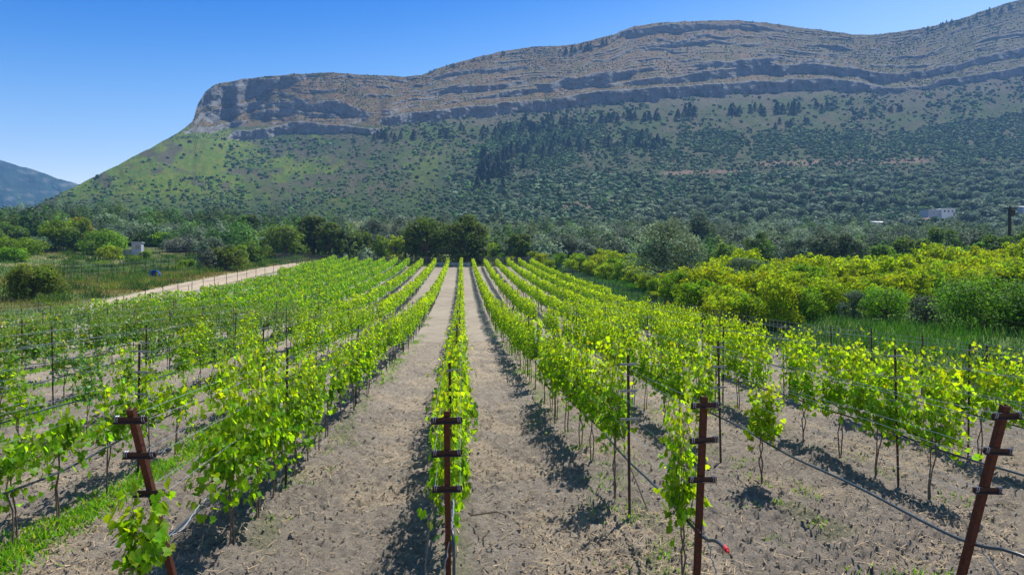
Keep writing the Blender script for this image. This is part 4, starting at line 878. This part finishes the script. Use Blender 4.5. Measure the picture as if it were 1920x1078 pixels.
def far_vines():
    mb = MB()
    arr = far_v
    Ps = []; Ns = []; Cs = []; Ss = []
    for Zd, k, x, y, t in arr:
        n = int(np.interp(Zd, [20, 60, 120], [300, 170, 100]) * rng.uniform(.7, 1.1)); sz = np.interp(Zd, [20, 60, 120], [.07, .10, .13])
        side = rng.choice((-1, 1), n); zt = rng.uniform(1.45, 1.78); hang = rng.uniform(.52, .8)
        z = hang + (zt - hang) * rng.beta(1.25, 1.25, n)
        p = np.stack([x + side * np.abs(rng.normal(.10, .05, n)), y + np.clip(rng.normal(0, .35, n), -.75, .75) , g(np.full(n, x), np.full(n, y)) + z], -1)
        old = k <= -4 or (k == -3 and rng.uniform() < .4)
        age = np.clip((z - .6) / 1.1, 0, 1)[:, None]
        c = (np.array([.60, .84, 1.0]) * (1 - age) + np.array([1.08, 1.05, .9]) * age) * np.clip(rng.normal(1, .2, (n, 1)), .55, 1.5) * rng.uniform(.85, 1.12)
        if old:
            c = c * np.array([.56, .82, .85]); c = np.where(rng.uniform(0, 1, (n, 1)) < .10 + .22 * age, c * np.array([2.0, 1.2, .8]), c)
        Ps.append(p); Cs.append(c); Ss.append(sz * rng.uniform(.6, 1.2, (n, 1)))
        Ns.append(np.stack([side * .75, np.zeros(n), np.full(n, .55)], -1) + rng.normal(0, .5, (n, 3)))
        if Zd < 75:
            gz = g1(x, y); mb.tube([(x, y, gz - .05), (x + rng.normal(0, .03), y, gz + .45), (x, y, gz + .85)], .02, 4, 1, cap=False)
    P = np.concatenate(Ps); n = len(P)
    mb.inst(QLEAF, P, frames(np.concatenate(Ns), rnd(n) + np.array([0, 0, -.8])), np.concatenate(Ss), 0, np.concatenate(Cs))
    o = mb.build('distant_grapevines', [M['vine'], M['bark']])
    tag(o, 'far part of all vine rows merging into continuous green hedges', 'vineyard rows', kind='stuff')
far_vines()

# ---------------------------------------------------------------- trellis
def end_post(k, base_y, top_y, ztop, arms, label):
    x = rowx(k); zb = float(soil_z(np.array([x]), np.array([base_y]))[0])
    e = empty('end_post', (x, base_y, zb), label, 'trellis post', 'rusty end posts of the rows')
    v = np.array([0, top_y - base_y, ztop]); L = np.linalg.norm(v); a = math.atan2(-v[1], v[2])
    Rx = np.array([[1, 0, 0], [0, math.cos(a), -math.sin(a)], [0, math.sin(a), math.cos(a)]])
    mb = MB(); w = .046
    # angle-iron: two flanges and a web
    for c, d in (((0, -w / 2, L / 2 - .2), (w, .007, L + .4)), ((-w / 2 + .0035, .004, L / 2 - .2), (.007, w, L + .396)), ((w / 2 - .0035, .004, L / 2 - .2), (.007, w, L + .396))):
        mb.box(np.array(c) @ Rx.T, d, 0, None, Rx)
    mb.build('upright', M['rust'], e)
    for za in arms:
        t = za / ztop; c = v * t
        tilt = rng.normal(0, .03); Rz = np.array([[math.cos(tilt), 0, math.sin(tilt)], [0, 1, 0], [-math.sin(tilt), 0, math.cos(tilt)]])
        ab = MB(); Ma = Rx @ Rz
        ab.box(c + Ma @ np.array([0, -.036, 0]), (.235, .005, .036), 0, None, Ma); ab.box(c + Ma @ np.array([0, -.053, -.0205]), (.235, .03, .005), 0, None, Ma)
        ab.tube([c + Ma @ np.array([0, -.042, .004]), c + Ma @ np.array([0, -.032, .004])], .009, 8)
        arm = ab.build('cross_arm', M['rust_dark'], e)
        for s in (-1, 1):
            tb = MB(); q = []
            for i in range(15):
                f = i / 14 * 4 * math.pi; q.append(c + Ma @ np.array([s * (.078 + .0022 * i), -.036 + .021 * math.cos(f), .026 * math.sin(f)]))
            tb.tube(q, .0035, 4); tb.build('wire_tie', M['wire'], arm)
    return e
EP = {-1: (6.03, 5.14, 1.87), 0: (6.0, 5.2, 1.80), 1: (5.55, 5.34, 1.85), 2: (5.30, 4.74, 1.82)}
EPL = {-1: 'rusty leaning end post with three cross-arms on first row left of centre', 0: 'rusty end post with three cross-arms heading the centre row', 1: 'rusty upright end post before the first row right of the centre row', 2: 'rusty leaning end post at the lower right, heading second row right of centre'}
P2OFF = 0
ARMS = (1.76, 1.48, 1.16)
for k in ROWS:
    if k in EP: end_post(k, *EP[k], [a * EP[k][2] / 1.82 for a in ARMS], EPL[k])
# thin line posts
def lp_mesh():
    mb = MB(); mb.box((0, 0, .82), (.032, .006, 2.04)); mb.box((0, .013, .82), (.006, .022, 2.036)); return mb.mesh('upright', [M['rust_dark']])
def lpa_mesh():
    mb = MB(); mb.box((0, -.006, 0), (.21, .005, .024)); mb.box((0, -.017, .0145), (.21, .022, .005)); return mb.mesh('cross_arm', [M['galv']])
LPU, LPA = lp_mesh(), lpa_mesh()
LP0 = {0: 8.45, -1: 9.5, 1: 8.1, 2: 10.8, 3: 9.7, -2: 10.1, -3: 15.4, -4: 15.8, -5: 18.3, -6: 20.5, 4: 11.2, 5: 13.0}
LP0 = {k: fixy(k, y) for k, y in LP0.items()}
posts = []
for k in ROWS:
    y = LP0.get(k, 12 + (k * 1.7) % 5); y = max(y, RSTART.get(k, 0)); j = 0
    while y < REND(k):
        x = rowx(k)
        if in_frame(x, y, .5): j += 1; posts.append((y, k, x, j))
        y += 6.2 + rng.normal(0, .2)
posts.sort(); posts = posts[:280]
for y, k, x, j in posts:
    lb = f"rusty line post, {ORD[j]} visible from the near end of {rowname(k)}" if j <= 3 else f"thin rusty line post deep among the vines of {rowname(k)}"
    e = empty('line_post', (x, y, g1(x, y)), lb, 'trellis post', f"line posts of {rowname(k)}", rng.normal(0, .06), (1, 1, rng.uniform(.98, 1.06)))
    e.rotation_euler = (rng.normal(0, .012), rng.normal(0, .015), rng.normal(0, .08))
    link('upright', LPU, e)
    if y < 45:
        for za in (1.74, 1.45, 1.14): o = link('cross_arm', LPA, e); o.location = (0, -.004, za)
# wires and drip hoses
def wires(k):
    x = rowx(k); y0 = EP[k][1] + .06 if k in EP else max(5.2, RSTART.get(k, 0)); ye = min(REND(k), 70 if abs(k) < 6 else 60)
    e = empty('trellis_wires', (x, y0, g1(x, y0)), f"thin steel trellis wires strung along {rowname(k)}", 'trellis wires', 'trellis wires of the rows')
    Y = np.concatenate([[y0], np.arange(math.ceil(y0 + 1), ye, 2.0)]); gz = g(np.full(len(Y), x), Y) - g1(x, y0)
    for za in (1.75, 1.46, 1.15):
        zz = np.full(len(Y), za)
        for s in (-1, 1):
            sag = .02 * np.sin(Y * 1.01 + s + za * 5)
            yy = Y - y0
            if k in EP:
                b, t, zt = EP[k]; yy = yy.copy(); yy[0] = (b + (t - b) * za / zt) - y0 + .03
            mb = MB(); mb.tube(np.stack([np.full(len(Y), s * .10), yy, gz + zz + sag], -1), .0018 if k > -2 else .0012, 4); mb.build('wire', M['wire'], e)
def hose(k):
    x = rowx(k); y0 = (EP[k][0] - .22) if k in EP else max(5.2, RSTART.get(k, 0)); ye = min(REND(k), 55)
    P = []
    if k == 2: P = [(.55, y0 - 1.3, .25), (.35, y0 - .75, .62), (.12, y0 - .3, .78)]
    if k == 1: P = [(.06, y0 - .30, .75), (.03, y0 - .15, .77)]
    if k == 0: P = [(.045, y0 - .25, -.02), (.05, y0 - .22, .35), (.05, y0 - .17, .70)]
    if k == -1: P = [(.22, y0 - .55, .12), (-.05, y0 - .62, .22), (-.12, y0 - .5, .45), (-.04, y0 - .25, .62)]
    Y = np.arange(y0, ye, .6)
    amp = .05 if k >= -1 else .10
    z = .72 - amp * np.abs(np.sin((Y - y0) * math.pi / 6.2)) + .02 * np.sin(Y * 2.1)
    P += [(.035 + .02 * math.sin(yy * .9), yy, zz) for yy, zz in zip(Y, z)]
    P = np.array(P); P[:, 2] += g(np.full(len(P), x), P[:, 1]); P[:, 0] += x
    # smooth the path
    t = np.arange(len(P)); tt = np.linspace(0, len(P) - 1, len(P) * 3); Q = np.stack([np.interp(tt, t, P[:, i]) for i in range(3)], -1)
    kx = np.ones(3) / 3; Q[1:-1] = np.stack([np.convolve(Q[:, i], kx, 'valid') for i in range(3)], -1)
    o = P[0].copy(); mb = MB(); mb.tube(Q - o, .0135, 7)
    e = empty('drip_hose', tuple(o), f"black drip irrigation hose slung along {rowname(k)}", 'hose', 'drip hoses of the rows')
    mb.build('pipe', M['hose'], e, True)
    if k == 1:
        cb = MB(); cb.tube([(0, .05, .002), (0, -.012, -.002)], [.019, .019], 10); cb.tube([(0, -.012, -.002), (0, -.04, -.006)], [.012, .011], 8); cb.build('end_cap', M['red'], e)
for k in ROWS:
    if k not in (-10, 6): wires(k)
    if -8 <= k < 6: hose(k)
# anchor cables at the near ends
def cable(k, P, label, r=.006):
    x = rowx(k); P = np.array(P, float); P[:, 0] += x; o = P[0].copy(); n = len(P); t = np.linspace(0, n - 1, n * 8)
    Q = np.stack([np.interp(t, np.arange(n), P[:, i]) for i in range(3)], -1) - o; Q[1:-1] += rnd(len(Q) - 2, .004)
    mb = MB(); mb.tube(Q, r, 5); c = mb.build('anchor_cable', M['twine'], loc=tuple(o)); tag(c, label, 'cable', 'anchor cables of the end posts')
cable(0, [(-.03, 5.5, 0), (-.028, 5.62, .4), (.03, 5.74, .72), (.045, 6.0, .80), (.02, 7.2, .82)], 'grey twisted cable tied to the centre row end post')
cable(-1, [(-.02, 5.62, .70), (.10, 5.80, .74), (.02, 6.4, .76), (.0, 7.1, .80)], 'grey twisted cable beside the hose at leaning post left of centre')
cable(1, [(.13, 4.95, .02), (.06, 5.25, .5), (.02, 5.42, .80)], 'grey twisted cable hanging by the red hose cap')
cable(2, [(.35, 4.65, .02), (.16, 4.9, .45), (.02, 5.1, .78)], 'grey twisted cable below the hose at lower right post')
def dead_cane(k, P, label):
    x = rowx(k); P = np.array(P, float); o = np.array([x + P[0, 0], P[0, 1], 0.]); mb = MB(); mb.tube(np.stack([P[:, 0] - P[0, 0], P[:, 1] - P[0, 1], P[:, 2]], -1), np.linspace(.011, .006, len(P)), 5)
    tag(mb.build('dry_cane', M['cane'], loc=tuple(o)), label, 'cane')
dead_cane(0, [(-.16, 5.9, .02), (-.21, 6.1, .25), (-.18, 6.4, .55), (-.1, 6.8, .86)], 'thin grey cane standing left of the centre row end post')
dead_cane(0, [(.22, 7.9, .10), (.50, 7.4, .30), (.60, 7.3, .29)], 'pale stick poking out of the centre row into the right aisle')
dead_cane(1, [(.28, 7.9, .02), (.16, 8.1, .4), (.05, 8.3, .72)], 'pale leaning stick beside the near line post right of centre')

# ---------------------------------------------------------------- near-ground litter
def litter():
    n = 42000; Y = 4.6 + 13 * rng.uniform(0, 1, n) ** 1.5; X = (rng.uniform(-.72, .86, n)) * Y
    f = fbm(X * .9, Y * .9, 41, 4); keep = rng.uniform(0, 1, n) < .3 + .8 * sst(.45, .62, f); X, Y = X[keep], Y[keep]; n = len(X)
    L = rng.uniform(.015, .075, n); w = rng.uniform(.0022, .005, n) * (1 + Y * .03)
    a = rng.uniform(0, 3.14, n); d = np.stack([np.cos(a), np.sin(a), rng.normal(0, .22, n)], -1); b = np.stack([-np.sin(a), np.cos(a), rng.normal(0, .3, n)], -1)
    c = np.stack([X, Y, soil_z(X, Y) + .014], -1)
    V = np.stack([c - d * L[:, None] - b * w[:, None], c + d * L[:, None] - b * w[:, None] * .6, c + d * L[:, None] + b * w[:, None] * .6, c - d * L[:, None] + b * w[:, None]], 1)
    mb = MB(); mb.add(V.reshape(-1, 3), np.arange(n * 4), np.full(n, 4), 0, np.repeat(rng.uniform(.55, 1.25, (n, 1)) * np.ones(3), 4, 0))
    tag(mb.build('straw_litter', M['straw']), 'dry straw and cut stems littering the tilled soil', 'straw', kind='stuff')
    n = 20000; Y = 4.6 + 15 * rng.uniform(0, 1, n) ** 1.6; X = rng.uniform(-.72, .86, n) * Y
    TV, TL, TT = ICO0; r = rng.gamma(1.5, .0042, n) + .003
    V = TV[None] * np.clip(1 + rng.normal(0, .28, (n, 12, 1)), .5, 1.6) * (r[:, None, None] * rng.uniform(.6, 1.2, (n, 1, 3))) + np.stack([X, Y, soil_z(X, Y) + r * .25], -1)[:, None, :]
    tn = np.where(rng.uniform(0, 1, (n, 1)) < .12, np.array([.36, .31, .26]), np.array([.40, .34, .275])) * rng.uniform(.8, 1.3, (n, 1))
    mb = MB(); mb.add(V.reshape(-1, 3), (TL[None] + (np.arange(n) * 12)[:, None]).ravel(), np.tile(TT, n), 0, np.repeat(tn, 12, 0))
    tag(mb.build('soil_clods', M['soil']), 'crumbly clods and small stones lying on the tilled soil', 'soil', kind='stuff')
litter()
def weeds():
    XS = []; YS = []; H = []; W = []; C = []
    def add(X, Y, h, w, c):
        XS.append(X); YS.append(Y); H.append(h); W.append(w); C.append(c)
    # green strips under the left rows
    for k, dens in ((-2, 1.0), (-3, .8), (-4, .6), (-5, .6), (-6, .5), (-7, .4), (-8, .3)):
        n = int(26000 * dens); Y = 5.2 + 34 * rng.uniform(0, 1, n) ** 1.7; X = rowx(k) + .16 + rng.normal(0, .16, n)
        f = fbm(X * .6, Y * .8, 331 + k, 3); kp = (f > .24) & (np.array(X / Y) > -.8); X, Y = X[kp], Y[kp]; n = len(X)
        add(X, Y, rng.uniform(.05, .14, n), rng.uniform(.014, .03, n) * (1 + Y * .02), np.where(rng.uniform(0, 1, (n, 1)) < .16, np.array([2.2, 1.1, 2.0]), np.array([1, 1.05, .8])) * rng.uniform(.5, 1.35, (n, 1)))
    # tufts along the other rows and in the right-hand aisles
    for i in range(260):
        k = rng.choice([-1, 1, 2, 3, 4, 1, 2]); y = 5.5 + 32 * rng.uniform() ** 1.3; x = rowx(k) + rng.normal(.1, .3)
        m = rng.integers(15, 70); s = rng.uniform(.05, .16)
        add(x + rng.normal(0, s, m), y + rng.normal(0, s, m), rng.uniform(.02, .09, m), rng.uniform(.012, .03, m), np.array([1.05, 1.0, .9]) * rng.uniform(.5, 1.3, (m, 1)))
    # thin green fringe along trunk lines farther away
    for k in range(-4, 6):
        n = 1500; Y = rng.uniform(18, 60, n); X = rowx(k) + rng.normal(.15, .16, n)
        kp = fbm(X * .5, Y * .4, 345 + k, 2) > .5; X, Y = X[kp], Y[kp]; n = len(X)
        add(X, Y, rng.uniform(.05, .16, n), rng.uniform(.03, .07, n), np.array([1.1, 1, .9]) * rng.uniform(.6, 1.2, (n, 1)))
    X = np.concatenate(XS); Y = np.concatenate(YS); z = np.where(Y < 32.9, soil_z(X, Y), g(X, Y))
    blades('green_weeds', M['grass'], X, Y, np.concatenate(H), np.concatenate(W), np.concatenate(C), 'low bright green weeds in strips and tufts under the vine rows', .7, z)
weeds()

# ================================================================== FENCES
def fence(name, pts, spacing, h, label, nw=5, r=.022, mat='rust_dark', netting=False, lean=.02):
    pts = np.array(pts, float); seg = np.linalg.norm(np.diff(pts, axis=0), axis=1); L = np.concatenate([[0], np.cumsum(seg)])
    S = np.arange(0, L[-1], spacing); X = np.interp(S, L, pts[:, 0]); Y = np.interp(S, L, pts[:, 1]); Z = g(X, Y)
    e = empty(name, (X[0], Y[0], Z[0]), label, 'fence'); o = np.array([X[0], Y[0], Z[0]])
    for x, y, z in zip(X, Y, Z):
        mb = MB(); t = rng.normal(0, lean, 2)
        mb.tube([(0, 0, -.1), (t[0] * h, t[1] * h, h * rng.uniform(.95, 1.05))], r, 5); p = mb.build('post', M[mat], e); p.location = np.array([x, y, z]) - o
    mb = MB()
    for i in range(nw):
        mb.tube(np.stack([X, Y, Z + h * (.12 + .84 * i / max(nw - 1, 1))], -1) - o, .004 if not netting else .006, 3)
    if netting:
        T = np.arange(0, S[-1], netting); xx = np.interp(T, S, X); yy = np.interp(T, S, Y); zz = np.interp(T, S, Z)
        for x, y, z in zip(xx, yy, zz): mb.tube([np.array([x, y, z]) - o, np.array([x, y, z + h * .96]) - o], .005, 3, cap=False)
    mb.build('wire_mesh', M['wire'], e)
fence('wire_fence', [(11.7, 8), (11.7, 22), (13.1, 38), (14.2, 60), (15.2, 90), (16.2, 122)], 2.15, 1.5, 'long wire fence with dark posts along the right side of the vineyard', 6, .022, netting=.4)
fence('wire_fence', [(-33, 123.5), (-15, 124), (0, 124.2), (16.2, 123)], 3.0, 1.7, 'dark wire mesh fence across the far end of the vine rows', 9, .035, netting=.5)
fence('wire_fence', [(-23.2, 34), (-24.2, 52), (-26.6, 75), (-27.2, 92), (-27.2, 112), (-25.5, 121)], 4.2, 1.35, 'low line of thin stakes and wire between vines and dirt road', 2, .03)
a = [at(u, Z)[:2] for u, Z in ((120, 74), (200, 80), (270, 88), (330, 98))]
fence('wire_fence', a, 2.4, 1.75, 'old dark-posted wire fence in the meadow left of the road', 4, .04, netting=.6)
for i, (u, Z, ln) in enumerate(((78, 72, .5), (104, 73, .45), (128, 74, .5), (92, 76, .35))):
    X, Y, z = at(u, Z); mb = MB(); mb.tube([(0, 0, -.1), (ln * 1.2, .1, 2.1)], .04, 5)
    tag(mb.build('leaning_stake', M['cane'], loc=(X, Y, z)), 'bare leaning wooden stake beside the round bush beyond the road', 'stake', 'leaning stakes in the meadow')

# ================================================================== BUILDINGS AND SMALL THINGS
def bx(c, d, name, mat, parent): mb = MB(); mb.box(c, d); return mb.build(name, M[mat], parent)
# white house on the slope
def white_house():
    P, D, ok, _ = on_mount(np.array([1744.]), np.array([410.])); p = P[0] + np.array([0, -5, .2]); k = D[0] / F
    e = empty('white_house', tuple(p), 'white flat-roofed house among the olive trees on the lower slope', 'house', rz=-.06)
    bx((-12.2 * k, .4, 1.2), (23 * k, 7, 4.2), 'side_wing', 'grey', e)
    bx((12 * k, 0, 1.4), (25 * k, 8, 4.9), 'main_block', 'white', e)
    bx((12 * k, 0, 3.94), (26 * k, 8.4, .18), 'roof_slab', 'white', e); bx((-12.4 * k, .4, 3.39), (23.3 * k, 7.4, .18), 'roof_slab', 'white', e)
    for x in (5, 12, 19):
        f = bx((x * k, -4.03, 2.6), (3.6 * k, .06, 1.1), 'window', 'grey', e); bx((x * k, -4.07, 2.6), (2.8 * k, .06, .85), 'pane', 'glass', f)
    bx((22 * k, -4.03, 1.0), (2.6 * k, .06, 2.0), 'door', 'glass', e)
    f = bx((-13 * k, -3.13, 1.9), (3.4 * k, .06, 1.1), 'window', 'white', e); bx((-13 * k, -3.17, 1.9), (2.6 * k, .06, .85), 'pane', 'glass', f)
white_house()
def low_roof(u, y, wpx, label, name='shed', mat='white', roof='white', d=4, h=2.2, Z=None):
    if Z is None:
        P, D, ok, _ = on_mount(np.array([float(u)]), np.array([float(y)])); p, Dd = P[0], D[0]
        if not ok[0]: Dd = ground_hit(u, y); p = np.array(at(u, Dd))
    else: Dd = Z; p = np.array(at(u, Z))
    w = wpx * Dd / F
    e = empty(name, tuple(p), label, 'shed'); bx((0, 0, h / 2 - .3), (w * .94, d * .9, h + .5), 'wall', mat, e)
    mb = MB(); t = .18
    V = [(-w / 2, -d / 2, h), (w / 2, -d / 2, h), (w / 2, d / 2, h + d * .16), (-w / 2, d / 2, h + d * .16)]
    V = np.array(V); V2 = V + [0, 0, t]
    mb.quads(np.concatenate([V, V2]), [[3, 2, 1, 0], [4, 5, 6, 7], [0, 1, 5, 4], [1, 2, 6, 5], [2, 3, 7, 6], [3, 0, 4, 7]]); mb.build('roof', M[roof], e)
    bx((0, -d * .45 - .03, h * .42), (min(1.0, w * .3), .06, min(1.9, h * .8)), 'door', 'glass', e)
low_roof(1649, 430, 26, 'low shed with white roof in the trees below and left of the white house', d=6, h=2.6)
low_roof(1741, 420, 24, 'low annex with clay tile roof just below the white house', roof='tile', mat='grey', d=5, h=2.0)
low_roof(1563, 428, 16, 'small grey shed half hidden among olive trees left of the white roof', mat='grey', roof='grey', d=4, h=2.0)
low_roof(1918, 404, 22, 'pale hut with blue-grey wall at the right edge of the picture', mat='grey', roof='white', d=7, h=4.0)
low_roof(375, 438, 28, 'long low shed with pale roof at the foot of the mountain', d=3, h=.9, Z=206)
low_roof(78, 456, 16, 'small hut with reddish roof among trees at the far left', mat='tile', roof='tile', d=4, h=2.4, Z=150)
def grey_shed():
    X, Y, z = at(258, 124); e = empty('grey_shed', (X, Y, z), 'small grey-white rendered shed with a lower wall in the meadow', 'shed', rz=.2)
    bx((0, 0, 1.0), (1.6, 1.8, 2.6), 'wall', 'grey', e); bx((0, 0, 2.36), (1.9, 2.1, .14), 'roof', 'concrete', e)
    bx((-1.75, -.2, .3), (1.9, .3, 1.5), 'side_wall', 'grey', e); bx((.2, -.93, 1.5), (.6, .06, .7), 'window', 'glass', e)
grey_shed()
def blue_hoop():
    X, Y, z = at(290, 84); e = empty('blue_shelter', (X, Y, z), 'small bright blue arched shelter standing in the meadow grass', 'shelter', rz=.3)
    mb = MB(); n = 11; a = np.linspace(0, math.pi, n); V = []
    for r in (.62, .52):
        for y in (-.5, .5): V += [(r * math.cos(t), y, .35 + r * .95 * math.sin(t)) for t in a]
    V = np.array(V); Q = []
    for i in range(n - 1):
        Q += [[i, i + 1, n + i + 1, n + i], [2 * n + i, 3 * n + i, 3 * n + i + 1, 2 * n + i + 1], [i, 2 * n + i, 2 * n + i + 1, i + 1], [n + i, n + i + 1, 3 * n + i + 1, 3 * n + i]]
    mb.quads(V, Q); mb.build('cover', M['blue'], e)
    for x in (-.57, .57):
        for y in (-.45, .45): bx((x, y, .16), (.1, .1, .4), 'leg', 'blue', e)
    bx((-.2, .42, .55), (.7, .05, .7), 'back_panel', 'blue', e)
blue_hoop()
def gate_box():
    X, Y, z = at(648, 127); e = empty('meter_box', (X, Y, z), 'pale grey upright box by the fence corner at the road end', 'utility box')
    bx((0, 0, .75), (.62, .4, 1.7), 'cabinet', 'concrete', e); bx((0, 0, 1.64), (.72, .5, .08), 'lid', 'grey', e); bx((0, -.21, .9), (.44, .03, 1.1), 'door', 'grey', e)
gate_box()
def kerb():
    mb = MB(); x0, x1 = -5.6, 1.6
    mb.box(((x0 + x1) / 2, 122.6, g1(-2, 122.6) + .28), (x1 - x0, .3, .8)); o = mb.build('low_wall', M['concrete'])
    tag(o, 'low pale concrete wall across the aisle ends under the central trees', 'wall')
kerb()
def pole():
    Z = 104; X, Y, z = at(1893, Z); h = CAM[2] + (539 - 387) * Z / F - z
    e = empty('utility_pole', (X, Y, z), 'dark wooden utility pole with cross-arm above the hedge', 'utility pole')
    mb = MB(); mb.tube([(0, 0, -.3), (0, 0, h * .5), (0, 0, h)], [.27, .24, .2], 8); mb.build('shaft', M['wood'], e)
    bx((0, -.22, h - .35), (1.9, .14, .2), 'cross_arm', 'wood', e); bx((.1, -.3, h - 1.0), (.75, .5, .8), 'transformer', 'wood', e)
    for x in (-.85, -.4, .4, .85): mb = MB(); mb.tube([(x, -.22, h - .27), (x, -.22, h - .13), (x, -.22, h - .02)], [.05, .09, .05], 8); mb.build('insulator', M['concrete'], e)
pole()

# ================================================================== CAMERA, LIGHT, SKY, AIR
cd = bpy.data.cameras.new('camera'); cam = bpy.data.objects.new('camera', cd); col.objects.link(cam)
cd.sensor_width = 36; cd.lens = 36 * F / 1920; cd.clip_start = .05; cd.clip_end = 12000
cam.location = CAM; cam.rotation_euler = (math.pi / 2, 0, -YAW); scn.camera = cam
EL, AZ = R_(60), R_(41)      # sun ahead and to the right
ld = bpy.data.lights.new('sun', 'SUN'); ld.energy = 4.8; ld.angle = R_(.53); ld.color = (1, .955, .88)
sun = bpy.data.objects.new('sun', ld); col.objects.link(sun)
from mathutils import Vector
sd = Vector((math.sin(AZ) * math.cos(EL), math.cos(AZ) * math.cos(EL), math.sin(EL)))
sun.rotation_euler = sd.to_track_quat('Z', 'Y').to_euler(); sun.location = (40, 40, 80)
w = bpy.data.worlds.new('World'); scn.world = w; w.use_nodes = True; nt = w.node_tree; nt.nodes.clear()
sky = nt.nodes.new('ShaderNodeTexSky'); sky.sky_type = 'NISHITA'; sky.sun_disc = False; sky.sun_elevation = EL; sky.sun_rotation = AZ
sky.air_density = 1.0; sky.dust_density = .4; sky.ozone_density = 2.0
hs = nt.nodes.new('ShaderNodeHueSaturation'); hs.inputs['Saturation'].default_value = 1.4
bg = nt.nodes.new('ShaderNodeBackground'); bg.inputs['Strength'].default_value = .10; ow = nt.nodes.new('ShaderNodeOutputWorld')
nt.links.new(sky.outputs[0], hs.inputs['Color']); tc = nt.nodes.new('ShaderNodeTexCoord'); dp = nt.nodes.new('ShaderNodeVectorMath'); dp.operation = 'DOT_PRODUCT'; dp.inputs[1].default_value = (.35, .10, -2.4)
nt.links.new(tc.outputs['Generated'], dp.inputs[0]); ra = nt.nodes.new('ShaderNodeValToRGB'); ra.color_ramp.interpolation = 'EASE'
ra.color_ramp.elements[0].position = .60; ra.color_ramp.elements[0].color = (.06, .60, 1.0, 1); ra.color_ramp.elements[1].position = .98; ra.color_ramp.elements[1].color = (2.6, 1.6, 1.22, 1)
mpr = nt.nodes.new('ShaderNodeMapRange'); mpr.inputs[1].default_value = -2.1; e2 = ra.color_ramp.elements.new(.38); e2.color = (1.35, 1.0, .80, 1); mpr.inputs[2].default_value = -.27; nt.links.new(dp.outputs['Value'], mpr.inputs[0]); nt.links.new(mpr.outputs[0], ra.inputs['Fac']); mxs = nt.nodes.new('ShaderNodeMix'); mxs.data_type = 'RGBA'; mxs.blend_type = 'MULTIPLY'; mxs.inputs[0].default_value = 1  # unseen overhead sky tinted warm, added to offset the blue ambient light
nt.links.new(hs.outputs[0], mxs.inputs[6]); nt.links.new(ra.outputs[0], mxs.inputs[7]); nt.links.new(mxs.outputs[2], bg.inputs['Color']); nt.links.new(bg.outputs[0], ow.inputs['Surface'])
def haze():
    m, nt, out = newmat('haze_air'); v = nt.nodes.new('ShaderNodeVolumePrincipled')
    v.inputs['Color'].default_value = (.22, .50, 1.0, 1); v.inputs['Density'].default_value = .00024; v.inputs['Anisotropy'].default_value = 0
    nt.links.new(v.outputs[0], out.inputs['Volume'])
    mb = MB(); mb.box((200, 1000, 265), (5600, 3000, 540)); o = mb.build('haze', m); tag(o, 'thin bluish air between the vineyard and the mountain', 'haze', kind='stuff')
haze()
scn.view_settings.view_transform = 'Standard'; scn.view_settings.look = 'None'; scn.view_settings.exposure = .72; scn.view_settings.gamma = 1
scn.cycles.max_bounces = 6; scn.cycles.diffuse_bounces = 3; scn.cycles.transmission_bounces = 4; scn.cycles.volume_bounces = 0
scn.cycles.use_denoising = True
